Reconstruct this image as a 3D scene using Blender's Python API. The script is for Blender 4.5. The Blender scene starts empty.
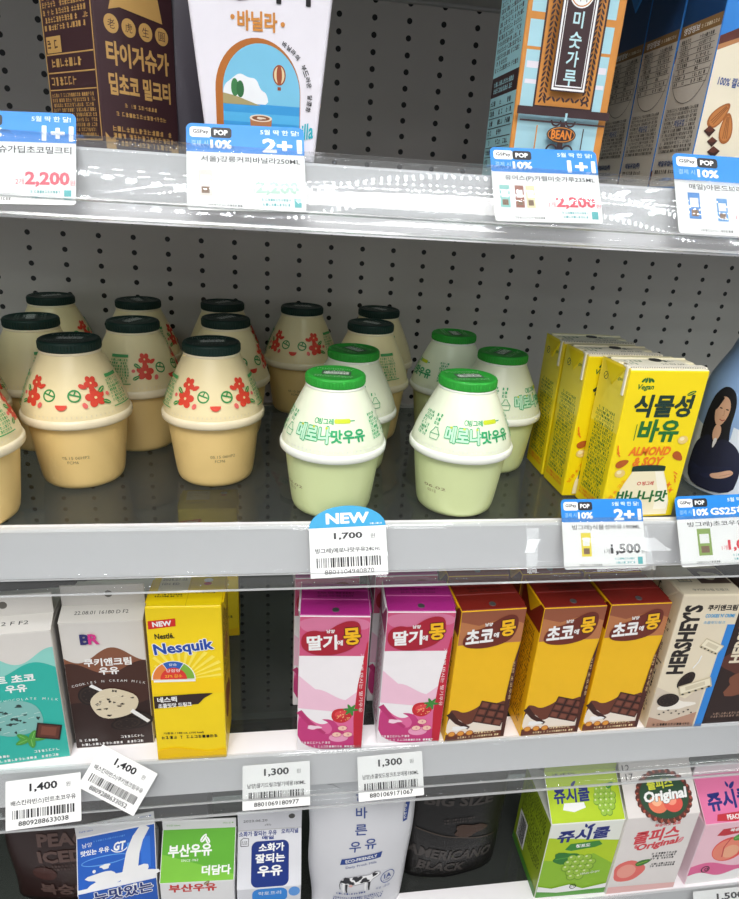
import bpy, bmesh, math, random
from mathutils import Vector, Matrix
from mathutils.geometry import tessellate_polygon
random.seed(7)
SC = bpy.context.scene
COL = SC.collection
MM = 0.001
# ------------------------------------------------------------------ camera, world, lights, exposure
FPX = 626.82
CAM = (-49.93, -621.99, -139.01)                 # millimetres, x along the shelf, y into the case, z up
def _rot(w):
    w = Vector(w); return Matrix.Rotation(w.length, 3, w.normalized())
RC = _rot((0.388715155, -0.143464131, 0.0326310848)) @ Matrix(((1, 0, 0), (0, 0, -1), (0, 1, 0)))
cd = bpy.data.cameras.new('camera'); cam = bpy.data.objects.new('camera', cd); COL.objects.link(cam)
cd.sensor_fit = 'AUTO'; cd.sensor_width = 36; cd.lens = FPX / 899 * 36; cd.clip_start = 0.01
m4 = Matrix((RC[0], -RC[1], -RC[2])).transposed().to_4x4()
m4.translation = Vector(CAM) * MM
cam.matrix_world = m4
SC.camera = cam
wd = bpy.data.worlds.new('shop'); SC.world = wd; wd.use_nodes = True
wd.node_tree.nodes['Background'].inputs[0].default_value = (0.98, 0.98, 1.0, 1)
wd.node_tree.nodes['Background'].inputs[1].default_value = 0.42
def area(name, loc, aim, sx, sy, watt, col=(1, 1, 1)):
    l = bpy.data.lights.new(name, 'AREA'); l.shape = 'RECTANGLE'; l.size = sx * MM; l.size_y = sy * MM; l.energy = watt; l.color = col
    o = bpy.data.objects.new(name, l); COL.objects.link(o); o.location = Vector(loc) * MM
    o.rotation_euler = (Vector(aim) - Vector(loc)).to_track_quat('-Z', 'Y').to_euler(); return o
area('ceiling_panel_light', (-250, -1500, 1300), (0, -300, -300), 1200, 600, 41, (1.0, 0.98, 0.95))
def tube(a, b, watt):                             # ceiling tubes over the aisle behind the viewer, lengthwise towards the case
    a, b = Vector(a), Vector(b); l = bpy.data.lights.new('ceiling_tube_light', 'AREA'); l.shape = 'RECTANGLE'; l.size = 170 * MM; l.size_y = (b - a).length * MM; l.energy = watt
    o = bpy.data.objects.new('ceiling_tube_light', l); COL.objects.link(o); o.location = (a + b) / 2 * MM
    o.rotation_euler = (0, 0, math.atan2(b.y - a.y, b.x - a.x) - math.pi / 2)
tube((-610, -3050, 1400), (-700, -4600, 1400), 11); tube((1440, -3150, 1400), (1840, -4600, 1400), 11)
SC.view_settings.view_transform = 'Standard'; SC.view_settings.look = 'None'
SC.view_settings.gamma = 1; SC.view_settings.use_curve_mapping = False
SC.view_settings.exposure = -0.12
# ------------------------------------------------------------------ a point of the place from where it shows
def ray(x, y): return RC.transposed() @ Vector(((x - 369.5) / FPX, (y - 449.5) / FPX, 1))
def onz(x, y, z):
    r = ray(x, y); return Vector(CAM) + r * ((z - CAM[2]) / r.z)
def ony(x, y, Y):
    r = ray(x, y); return Vector(CAM) + r * ((Y - CAM[1]) / r.y)
# ------------------------------------------------------------------ materials
def lin(h):
    h = h.lstrip('#'); v = [int(h[i:i + 2], 16) / 255 for i in (0, 2, 4)]
    return tuple(c / 12.92 if c <= 0.04045 else ((c + 0.055) / 1.055) ** 2.4 for c in v) + (1,)
MATS = {}
def mat(hexcol, rough=0.45, metal=0.0, spec=0.5, vary=0.04, bump=0.0, scale=60):
    key = (hexcol, rough, metal, spec, vary, bump, scale)
    if key in MATS: return MATS[key]
    m = bpy.data.materials.new('paint_' + hexcol.lstrip('#')); m.use_nodes = True
    nt = m.node_tree; b = nt.nodes['Principled BSDF']
    b.inputs['Roughness'].default_value = rough; b.inputs['Metallic'].default_value = metal
    b.inputs['Specular IOR Level'].default_value = spec
    c = lin(hexcol); b.inputs['Base Color'].default_value = c
    if vary:
        tc = nt.nodes.new('ShaderNodeTexCoord'); n = nt.nodes.new('ShaderNodeTexNoise'); n.inputs['Scale'].default_value = scale
        n.inputs['Detail'].default_value = 3
        mp = nt.nodes.new('ShaderNodeMapRange'); mp.inputs['To Min'].default_value = 1 - vary; mp.inputs['To Max'].default_value = 1 + vary
        mx = nt.nodes.new('ShaderNodeMix'); mx.data_type = 'RGBA'; mx.blend_type = 'MULTIPLY'; mx.inputs[0].default_value = 1
        cb = nt.nodes.new('ShaderNodeCombineColor')
        nt.links.new(tc.outputs['Object'], n.inputs['Vector']); nt.links.new(n.outputs['Fac'], mp.inputs['Value'])
        for i in range(3): nt.links.new(mp.outputs['Result'], cb.inputs[i])
        mx.inputs[6].default_value = c; nt.links.new(cb.outputs[0], mx.inputs[7]); nt.links.new(mx.outputs[2], b.inputs['Base Color'])
        if bump:
            bp = nt.nodes.new('ShaderNodeBump'); bp.inputs['Strength'].default_value = bump; bp.inputs['Distance'].default_value = 0.001
            nt.links.new(n.outputs['Fac'], bp.inputs['Height']); nt.links.new(bp.outputs['Normal'], b.inputs['Normal'])
    MATS[key] = m
    return m
def clear(name, tint, gloss, haze, rough=0.03, hazecol='#ffffff', tint_bump=0):
    m = bpy.data.materials.new(name); m.use_nodes = True; nt = m.node_tree; nt.nodes.clear()
    out = nt.nodes.new('ShaderNodeOutputMaterial'); tr = nt.nodes.new('ShaderNodeBsdfTransparent'); tr.inputs[0].default_value = lin(tint)
    gl = nt.nodes.new('ShaderNodeBsdfGlossy'); gl.inputs['Roughness'].default_value = rough
    df = nt.nodes.new('ShaderNodeBsdfDiffuse'); df.inputs[0].default_value = lin(hazecol)
    fr = nt.nodes.new('ShaderNodeLayerWeight'); fr.inputs[0].default_value = 0.5
    pw = nt.nodes.new('ShaderNodeMath'); pw.operation = 'POWER'; pw.inputs[1].default_value = 4.0
    mu = nt.nodes.new('ShaderNodeMath'); mu.operation = 'MULTIPLY_ADD'; mu.inputs[1].default_value = 0.9 * gloss; mu.inputs[2].default_value = 0.045 * gloss
    m1 = nt.nodes.new('ShaderNodeMixShader'); m2 = nt.nodes.new('ShaderNodeMixShader'); m1.inputs[0].default_value = haze
    nt.links.new(tr.outputs[0], m1.inputs[1]); nt.links.new(df.outputs[0], m1.inputs[2])
    nt.links.new(fr.outputs['Facing'], pw.inputs[0]); nt.links.new(pw.outputs[0], mu.inputs[0]); nt.links.new(mu.outputs[0], m2.inputs[0])
    nt.links.new(m1.outputs[0], m2.inputs[1]); nt.links.new(gl.outputs[0], m2.inputs[2])
    if tint_bump:
        tc = nt.nodes.new('ShaderNodeTexCoord'); n = nt.nodes.new('ShaderNodeTexNoise'); n.inputs['Scale'].default_value = 14
        bp = nt.nodes.new('ShaderNodeBump'); bp.inputs['Strength'].default_value = tint_bump; bp.inputs['Distance'].default_value = 0.002
        nt.links.new(tc.outputs['Object'], n.inputs['Vector']); nt.links.new(n.outputs['Fac'], bp.inputs['Height'])
        nt.links.new(bp.outputs[0], gl.inputs['Normal']); nt.links.new(bp.outputs[0], fr.inputs['Normal'])
    nt.links.new(m2.outputs[0], out.inputs[0])
    return m
def glow(name, col, strength):
    m = bpy.data.materials.new(name); m.use_nodes = True; b = m.node_tree.nodes['Principled BSDF']
    b.inputs['Emission Color'].default_value = lin(col); b.inputs['Emission Strength'].default_value = strength
    b.inputs['Base Color'].default_value = lin(col); return m
def perforated(name, pitch, zoff, xoff=0.0, base='#cfc9c5'):
    m = bpy.data.materials.new(name); m.use_nodes = True; nt = m.node_tree; N = nt.nodes.new; b = nt.nodes['Principled BSDF']
    b.inputs['Roughness'].default_value = 0.42; b.inputs['Metallic'].default_value = 0.0
    tc = N('ShaderNodeTexCoord'); sp = N('ShaderNodeSeparateXYZ'); nt.links.new(tc.outputs['Object'], sp.inputs[0])
    def mth(op, a, bb=None, v=None):
        n = N('ShaderNodeMath'); n.operation = op; nt.links.new(a, n.inputs[0])
        if bb is not None: nt.links.new(bb, n.inputs[1])
        if v is not None: n.inputs[1].default_value = v
        return n.outputs[0]
    def cell(src, off, p):
        a = mth('DIVIDE', mth('SUBTRACT', src, v=off), v=p)
        return mth('MULTIPLY', mth('SUBTRACT', a, mth('ROUND', a)), v=p)
    dx = cell(sp.outputs['X'], xoff, 0.030); dz = cell(sp.outputs['Z'], zoff, pitch)
    d = mth('SQRT', mth('ADD', mth('MULTIPLY', dx, dx), mth('MULTIPLY', dz, dz)))
    hole = mth('LESS_THAN', d, v=0.0023)
    no = N('ShaderNodeTexNoise'); no.inputs['Scale'].default_value = 9; no.inputs['Detail'].default_value = 4
    nt.links.new(tc.outputs['Object'], no.inputs['Vector'])
    rp = N('ShaderNodeMapRange'); rp.inputs['To Min'].default_value = 0.9; rp.inputs['To Max'].default_value = 1.1; nt.links.new(no.outputs['Fac'], rp.inputs[0])
    vm = N('ShaderNodeVectorMath'); vm.operation = 'SCALE'; vm.inputs[0].default_value = lin(base)[:3]; nt.links.new(rp.outputs[0], vm.inputs['Scale'])
    mx = N('ShaderNodeMix'); mx.data_type = 'RGBA'; nt.links.new(hole, mx.inputs[0]); nt.links.new(vm.outputs[0], mx.inputs[6]); mx.inputs[7].default_value = (0.006, 0.006, 0.007, 1)
    nt.links.new(mx.outputs[2], b.inputs['Base Color'])
    sm = mth('MULTIPLY', hole, v=-1.0)
    bp = N('ShaderNodeBump'); bp.inputs['Distance'].default_value = 0.002; bp.inputs['Strength'].default_value = 0.6
    nt.links.new(sm, bp.inputs['Height']); nt.links.new(bp.outputs[0], b.inputs['Normal'])
    return m
# ------------------------------------------------------------------ text as flat triangles
_TX = {}
def glyphs(s, bold):
    k = (s, round(bold, 3))
    if k in _TX: return _TX[k]
    c = bpy.data.curves.new('t', 'FONT'); c.body = s; c.size = 1; c.offset = bold; c.resolution_u = 2
    o = bpy.data.objects.new('t', c); COL.objects.link(o)
    bpy.context.view_layer.update()
    dg = bpy.context.evaluated_depsgraph_get()
    me = bpy.data.meshes.new_from_object(o.evaluated_get(dg))
    vs = [(v.co.x, v.co.y) for v in me.vertices]; fs = [tuple(p.vertices) for p in me.polygons]
    bpy.data.objects.remove(o); bpy.data.curves.remove(c); bpy.data.meshes.remove(me)
    tr = []
    for f in fs:
        for i in range(1, len(f) - 1): tr.append((f[0], f[i], f[i + 1]))
    _TX[k] = (vs, tr); return _TX[k]
class Art:                                            # a print: flat shapes in millimetres on one face
    def __init__(s): s.I = []
    def add(s, vs, tr, m, fresh=True): s.I.append((vs, tr, m, fresh))
    def poly(s, pts, m):
        tr = tessellate_polygon([[Vector((p[0], p[1], 0)) for p in pts]])
        s.add([tuple(p) for p in pts], [tuple(t) for t in tr], m)
    def sp(s, pts, m, it=2):                            # the same outline with its corners rounded off
        for _ in range(it):
            q = []
            for i, p in enumerate(pts):
                n = pts[(i + 1) % len(pts)]; q += [(p[0] * .75 + n[0] * .25, p[1] * .75 + n[1] * .25), (p[0] * .25 + n[0] * .75, p[1] * .25 + n[1] * .75)]
            pts = q
        s.poly(pts, m)
    def rect(s, a, b, c, d, m): s.add([(a, b), (c, b), (c, d), (a, d)], [(0, 1, 2), (0, 2, 3)], m)
    def ell(s, u, v, ru, rv, m, rot=0, a0=0, a1=360, n=26):
        pts = []; full = a1 - a0 >= 360
        for i in range(n if full else n + 1):
            a = math.radians(a0 + (a1 - a0) * i / n); x, y = ru * math.cos(a), rv * math.sin(a); r = math.radians(rot)
            pts.append((u + x * math.cos(r) - y * math.sin(r), v + x * math.sin(r) + y * math.cos(r)))
        s.add(pts, [(0, i, i + 1) for i in range(1, len(pts) - 1)], m)
    def ring(s, u, v, r, w, m, a0=0, a1=360, n=28, ry=None):
        ry = ry or r; vs = []; tr = []
        for i in range(n + 1):
            a = math.radians(a0 + (a1 - a0) * i / n); ca, sa = math.cos(a), math.sin(a)
            vs += [(u + r * ca, v + ry * sa), (u + (r - w) * ca, v + (ry - w) * sa)]
        for i in range(n): tr += [(2 * i, 2 * i + 2, 2 * i + 1), (2 * i + 1, 2 * i + 2, 2 * i + 3)]
        s.add(vs, tr, m)
    def line(s, pts, w, m):
        vs = []; tr = []
        for i, p in enumerate(pts):
            a = pts[max(0, i - 1)]; b = pts[min(len(pts) - 1, i + 1)]
            dx, dy = b[0] - a[0], b[1] - a[1]; L = math.hypot(dx, dy) or 1
            ww = w(i / (len(pts) - 1)) if callable(w) else w
            vs += [(p[0] - dy / L * ww / 2, p[1] + dx / L * ww / 2), (p[0] + dy / L * ww / 2, p[1] - dx / L * ww / 2)]
        for i in range(len(pts) - 1): tr += [(2 * i, 2 * i + 1, 2 * i + 2), (2 * i + 1, 2 * i + 3, 2 * i + 2)]
        s.add(vs, tr, m)
    def text(s, t, u, v, m, h=None, w=None, bold=0.0, rot=0, out=None, outw=0.06, shear=0, align='c'):
        vs0, _ = glyphs(t, 0.0)
        if not vs0: return
        xs = [p[0] for p in vs0]; ys = [p[1] for p in vs0]; x0, x1, y0, y1 = min(xs), max(xs), min(ys), max(ys)
        sy = h / (y1 - y0) if h else None; sx = w / (x1 - x0) if w else None
        bold = min(bold, .036 if any(ord(q) > 0x2e80 for q in t) else .045); outw = min(outw, .055)
        if sx is None: sx = sy
        if sy is None: sy = sx
        cx = {'c': (x0 + x1) / 2, 'l': x0, 'r': x1}[align]; cy = (y0 + y1) / 2
        r = math.radians(rot); cr, sr = math.cos(r), math.sin(r)
        def lay(off, mm_):
            vs, tr = glyphs(t, min(off, .02)); e = max(0, off - .02)
            for k in range(9 if e > 0 else 1):
                ex, ey = (0, 0) if k == 0 else (e * math.cos(k * math.pi / 4), e * math.sin(k * math.pi / 4)); Q = []
                for x, y in vs:
                    X = (x + ex - cx) * sx + shear * (y + ey - cy) * sy; Y = (y + ey - cy) * sy
                    Q.append((u + X * cr - Y * sr, v + X * sr + Y * cr))
                s.add(Q, tr, mm_, k == 0)
        if out: lay(bold + outw, out)
        lay(bold, m)
    def arc(s, t, u, v, r, a0, a1, m, h, bold=0.0):
        n = len(t)
        for i, ch in enumerate(t):
            if ch == ' ': continue
            a = a0 + (a1 - a0) * i / max(1, n - 1); ra = math.radians(a)
            s.text(ch, u + r * math.cos(ra), v + r * math.sin(ra), m, h=h, bold=bold, rot=a - 90)
    def fine(s, a, b, c, d, lines, m, seed=1, fill=0.95):            # small print too small to read: rows of tiny strokes
        rn = random.Random(seed); lh = (d - b) / lines; g = lh * 0.72; vs = []; tr = []
        def q(x0, y0, x1, y1):
            k = len(vs); vs.extend([(x0, y0), (x1, y0), (x1, y1), (x0, y1)]); tr.extend([(k, k + 1, k + 2), (k, k + 2, k + 3)])
        for i in range(lines):
            y = d - (i + 1) * lh + lh * 0.14; x = a; end = a + (c - a) * (1 if rn.random() < fill else rn.uniform(0.4, 0.9))
            while x + g < end:
                if rn.random() < 0.14: x += g * 0.6; continue
                st = g * 0.16
                if rn.random() < .8: q(x, y + g * .1, x + g * .8, y + g * .1 + st)
                q(x + g * rn.choice((0, .3, .6)), y, x + g * rn.choice((0.15, .45, .75)) + st * .2, y + g)
                if rn.random() < .7: q(x, y + g * .55, x + g * .8, y + g * .55 + st)
                if rn.random() < .6: q(x, y + g * .86, x + g * .6, y + g * .86 + st)
                x += g * 1.08
        if tr: s.add(vs, tr, m)
    def bars(s, a, b, c, d, m, seed=3):
        rn = random.Random(seed); x = a
        while x < c:
            w = rn.choice((.25, .25, .5, .75)) * (c - a) / 26
            s.rect(x, b, min(c, x + w), d, m); x += w + rn.choice((.25, .4, .6)) * (c - a) / 24
    def put(s, P, f, base=0.05, step=0.010, maxlen=None):
        off = base
        for vs, tr, m, fresh in s.I:
            off += step if fresh else step * .3
            if maxlen:
                V = list(vs); T = []
                st = list(tr)
                while st:
                    t = st.pop(); e = [(math.dist(V[t[i]], V[t[(i + 1) % 3]]), i) for i in range(3)]
                    L, i = max(e)
                    if L > maxlen and len(V) < 20000:
                        a, b, c = t[i], t[(i + 1) % 3], t[(i + 2) % 3]
                        V.append(((V[a][0] + V[b][0]) / 2, (V[a][1] + V[b][1]) / 2)); n = len(V) - 1
                        st += [(a, n, c), (n, b, c)]
                    else: T.append(t)
                vs, tr = V, T
            P.tris([f(u, v, off) for u, v in vs], tr, m)
class Part:                                           # collects shapes; build() links them as ONE mesh object
    def __init__(s): s.V = []; s.F = []; s.M = []; s.S = []; s.mats = []
    def mi(s, m):
        if m not in s.mats: s.mats.append(m)
        return s.mats.index(m)
    def faces(s, vs, fs, m, smooth=False):
        k = len(s.V); s.V.extend([tuple(v) for v in vs]); i = s.mi(m)
        for f in fs: s.F.append(tuple(k + j for j in f)); s.M.append(i); s.S.append(smooth)
    def tris(s, vs, tr, m): s.faces(vs, tr, m)
    def bm(s, b, m, smooth=False):
        b.verts.index_update()
        s.faces([v.co for v in b.verts], [[v.index for v in f.verts] for f in b.faces], m, smooth); b.free()
    def box(s, a, b, m, bev=0.0, seg=2):
        x = bmesh.new(); bmesh.ops.create_cube(x, size=1)
        for v in x.verts: v.co = Vector([a[i] + (b[i] - a[i]) * (v.co[i] + .5) for i in range(3)])
        if bev: bmesh.ops.bevel(x, geom=list(x.edges), offset=bev, segments=seg, affect='EDGES', profile=.5)
        s.bm(x, m)
    def hull(s, pts, fs, m, bev=0.0, seg=2):
        x = bmesh.new(); vv = [x.verts.new(p) for p in pts]
        for f in fs: x.faces.new([vv[i] for i in f])
        bmesh.ops.recalc_face_normals(x, faces=x.faces)
        if bev: bmesh.ops.bevel(x, geom=list(x.edges), offset=bev, segments=seg, affect='EDGES', profile=.5)
        s.bm(x, m)
    def lathe(s, prof, m, n=64, smooth=True, cap0=True, cap1=True):
        vs = []; fs = []
        for r, z in prof:
            for i in range(n): a = 2 * math.pi * i / n; vs.append((r * math.cos(a), r * math.sin(a), z))
        for j in range(len(prof) - 1):
            for i in range(n):
                k = (i + 1) % n; fs.append((j * n + i, j * n + k, (j + 1) * n + k, (j + 1) * n + i))
        if cap0: fs.append(tuple(range(n - 1, -1, -1)))
        if cap1: fs.append(tuple((len(prof) - 1) * n + i for i in range(n)))
        s.faces(vs, fs, m, smooth)
    def extrude(s, prof, x0, x1, m, smooth=False):      # closed profile in (y, z) swept along x
        n = len(prof); vs = [(x0, y, z) for y, z in prof] + [(x1, y, z) for y, z in prof]
        fs = [(i, (i + 1) % n, n + (i + 1) % n, n + i) for i in range(n)] + [tuple(range(n - 1, -1, -1)), tuple(range(n, 2 * n))]
        s.faces(vs, fs, m, smooth)
    def build(s, name, parent=None):
        me = bpy.data.meshes.new(name)
        me.from_pydata([(v[0] * MM, v[1] * MM, v[2] * MM) for v in s.V], [], s.F)
        for m in s.mats: me.materials.append(m)
        me.polygons.foreach_set('material_index', s.M); me.polygons.foreach_set('use_smooth', s.S); me.update()
        o = bpy.data.objects.new(name, me); COL.objects.link(o)
        if parent: o.parent = parent
        return o
def tag(o, label, cat, group=None):
    o['label'] = label; o['category'] = cat
    if group: o['group'] = group
    return o
def thing(name, loc, yaw, label, cat, group=None):
    o = bpy.data.objects.new(name, None); COL.objects.link(o); o.empty_display_size = 0.02
    o.location = Vector(loc) * MM; o.rotation_euler = (0, 0, yaw); return tag(o, label, cat, group)
def copy_tree(o, parent=None):
    c = o.copy(); COL.objects.link(c); c.parent = parent
    for ch in list(o.children): copy_tree(ch, c)
    return c
def again(o, loc, yaw, label):
    c = copy_tree(o); c.location = Vector(loc) * MM; c.rotation_euler = (0, 0, yaw); c['label'] = label; return c
def structure(o): o['kind'] = 'structure'; return o
# frequently used paints
WHITE, PAPER, BLACK, INK = mat('#f4f4f2'), mat('#f6f6f4', .6), mat('#101012', .5), mat('#1c1c20', .5)
RED, GREY, SILVER = mat('#d8202c'), mat('#8a8a88'), mat('#b9bab8', .3, .7)
TAGBLUE, TEAL = mat('#2287dc', .4), mat('#4fb3b6')

# ------------------------------------------------------------------ the case: perforated back wall and shelves
Z1, Z2, Z3, Z4 = -126.0, -330.0, -517.0, -720.0
YF = -282.0
XL, XR = -520.0, 760.0
def wall(z0, z1, m):
    p = Part(); p.box((XL, 0, z0), (XR, 4, z1), m); return structure(p.build('wall_back'))
wall(-150, 140, perforated('perforated_upper', 0.01261, 0.0))
wall(-345, -150, perforated('perforated_middle', 0.0133, -0.1871))
wall(-900, -345, perforated('perforated_lower', 0.0129, -0.3600))
RAIL0 = (-283.2, 3.0)                                 # top of the price rail, measured from the shelf front
GLASS = clear('shelf_glass', '#cdd4d0', 0.75, 0.02, 0.02)
FILM = clear('clear_film', '#fafbfb', 0.75, 0.025, 0.012, tint_bump=.045)
FILM_EDGE = clear('clear_film_edge', '#d8dcdc', 1.2, 0.30, 0.10)
ENAMEL = mat('#fbf8fa', .38, vary=.02, scale=20)
UNDER = mat('#b9b7b6', .5)
def shelf(z, label, back=-260, glass=True):
    t = thing('shelf', (0, 0, z), 0, label, 'shelf', 'shelves of the cold case')
    p = Part()
    p.extrude([(YF, -33), (YF, -1.2), (YF + 1.2, 0), (back, 0), (back, -4), (-277, -4), (-277, -33)], XL, XR, ENAMEL)
    p.build('front_rail', t)
    g = Part(); g.box((XL, back + .5, -7), (XR, -46, -0.4), GLASS if glass else UNDER, .5, 1); g.build('glass_panel' if glass else 'panel', t)
    b = Part(); b.box((XL, -46, -16), (XR, -36, 0), UNDER, 1); b.build('rear_rail', t)
    f = Part()                                        # clear film leaning back by thirty degrees, with a pocket in front
    def at(L, n=0.0): return (RAIL0[0] - .5 * L - .866 * n, RAIL0[1] - .866 * L + .5 * n)
    def sheet(a, b, n0, n1, th, m, bow=0.0):
        k = 8; pr = [at(a + (b - a) * i / k, n0 + (n1 - n0) * i / k + bow * math.sin(math.pi * i / k)) for i in range(k + 1)]
        q = [(y + .866 * th, z_ - .5 * th) for y, z_ in reversed(pr)]
        f.extrude(pr + q, XL, XR, m, True)
    sheet(0, 38, 0, 0, .5, FILM); sheet(-1.5, 29.5, 1.2, 1.2, .4, FILM, .9)
    y, z_ = at(29.6, 0); f.extrude([(y, z_), (y - 1.6, z_ + .9), (y - 2.0, z_ + .2), (y - .4, z_ - .7)], XL, XR, FILM_EDGE)
    y, z_ = at(38, 0); f.extrude([(y, z_), (y - 1.4, z_ + .8), (y - 2.0, z_ - .3), (y - .6, z_ - 1.1)], XL, XR, FILM_EDGE)
    f.build('price_rail', t)
    return t
shelf(Z1, 'top shelf with white front rail and clear price rail, full of bright light reflections', -272)
shelf(Z2, 'glass shelf with white front rail under the round milk bottles', -275)
shelf(Z3, 'glass shelf with white front rail under the yellow, pink and brown drink boxes')
shelf(Z4, 'lowest shelf with white front rail under the milk and fruit drink cartons')
CASE = mat('#8d8b89', .5, vary=.05, scale=8)  # unseen base, kick panel and sides, added to darken the inside of the case
p = Part(); p.box((XL, -300, -925), (XR, 4, -915), CASE); structure(p.build('floor'))
p = Part(); p.box((XL, -304, -915), (XR, -298, -770), CASE); structure(p.build('trim_1'))
for nm, x in (('wall_left', XL - 6), ('wall_right', XR)): p = Part(); p.box((x, -300, -915), (x + 6, 4, 140), CASE); structure(p.build(nm))
p = Part(); p.box((XL, -270, 14), (XR, -6, 22), UNDER, 1); p.box((XL, -6, 12), (XR, 0, 30), UNDER, .6)
tag(p.build('shelf'), 'grey underside of the shelf above the tall cartons at the top edge', 'shelf', 'shelves of the cold case')
lf = thing('canopy_light_fixture', (0, -500, 226), 0, 'long strip light of small white diodes over the case front', 'light')
p = Part(); p.box((-700, -40, 6), (820, 40, 22), ENAMEL, 2); p.build('housing', lf)
p = Part(); DI = glow('diode_glow', '#f6faff', 84)
for i in range(110):
    x = -690 + i * 13.5
    for yy in (-14, 14): p.box((x - 2.4, yy - 2.4, 2), (x + 2.4, yy + 2.4, 6), DI, .6, 1)
o = p.build('diode_strip', lf); o['kind'] = 'stuff'
# ------------------------------------------------------------------ round milk bottles
CONE = [(34.6, 49.5), (34.1, 52.5), (32.6, 57.5), (30.3, 63.5), (27.4, 70), (24.6, 76), (22.3, 80.8), (20.3, 84.6), (19.0, 87.4)]
CUP = [(22.5, 0), (24.6, .5), (26.3, 2.0), (27.2, 4.4), (27.9, 8), (29.2, 18), (30.8, 31), (32.2, 43.5)]
def rad(v):
    P = CUP + [(32.3, 44), (34.6, 49)] + CONE
    P = sorted(P, key=lambda p: p[1])
    if v <= P[0][1]: return P[0][0]
    for (r0, z0), (r1, z1) in zip(P, P[1:]):
        if z0 <= v <= z1: return r0 + (r1 - r0) * (v - z0) / max(1e-6, z1 - z0)
    return P[-1][0]
def around(u0, vref=55):
    rr = rad(vref)
    def f(u, v, off):
        if vref == 55: v = 52.2 + (v - 38.5) * .775; u = u * .96
        a = -math.pi / 2 + (u0 + u) / rr; r = rad(v) + off
        return (r * math.cos(a), r * math.sin(a), v)
    return f
def flower(A, u, v, r, m, mid, rot=0):
    for k in range(5):
        a = math.radians(90 + 72 * k + rot); A.ell(u + .62 * r * math.cos(a), v + .62 * r * math.sin(a), .46 * r, .40 * r, m, math.degrees(a), n=12)
    A.ell(u, v, .3 * r, .3 * r, m, n=10); A.ell(u, v, .16 * r, .16 * r, mid, n=8)
def leaf(A, u, v, l, w, rot, m, vein):
    r = math.radians(rot); pts = [(l * math.cos(a) * .5, w * math.sin(a) * .5 * (1 - .25 * math.cos(a))) for a in [i * math.pi / 8 for i in range(16)]]
    A.poly([(u + x * math.cos(r) - y * math.sin(r), v + x * math.sin(r) + y * math.cos(r)) for x, y in pts], m)
    A.line([(u - l * .4 * math.cos(r), v - l * .4 * math.sin(r)), (u + l * .3 * math.cos(r), v + l * .3 * math.sin(r))], l * .06, vein)
FRED, FGRN, FMID, FPINK = mat('#e2452f', .5), mat('#2f9145', .5), mat('#f3d9a0', .5), mat('#ea6a62', .5)
INFO = mat('#4aa35c', .5)
DATE = mat('#8a7a54', .6)
def stamp(A, u, v, lines=('05.15 06HP2', 'FCM6')):
    A.text(lines[0], u, v, DATE, h=2.0, w=17); A.text(lines[1], u - 2, v - 3.2, DATE, h=2.0, w=7)
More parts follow.
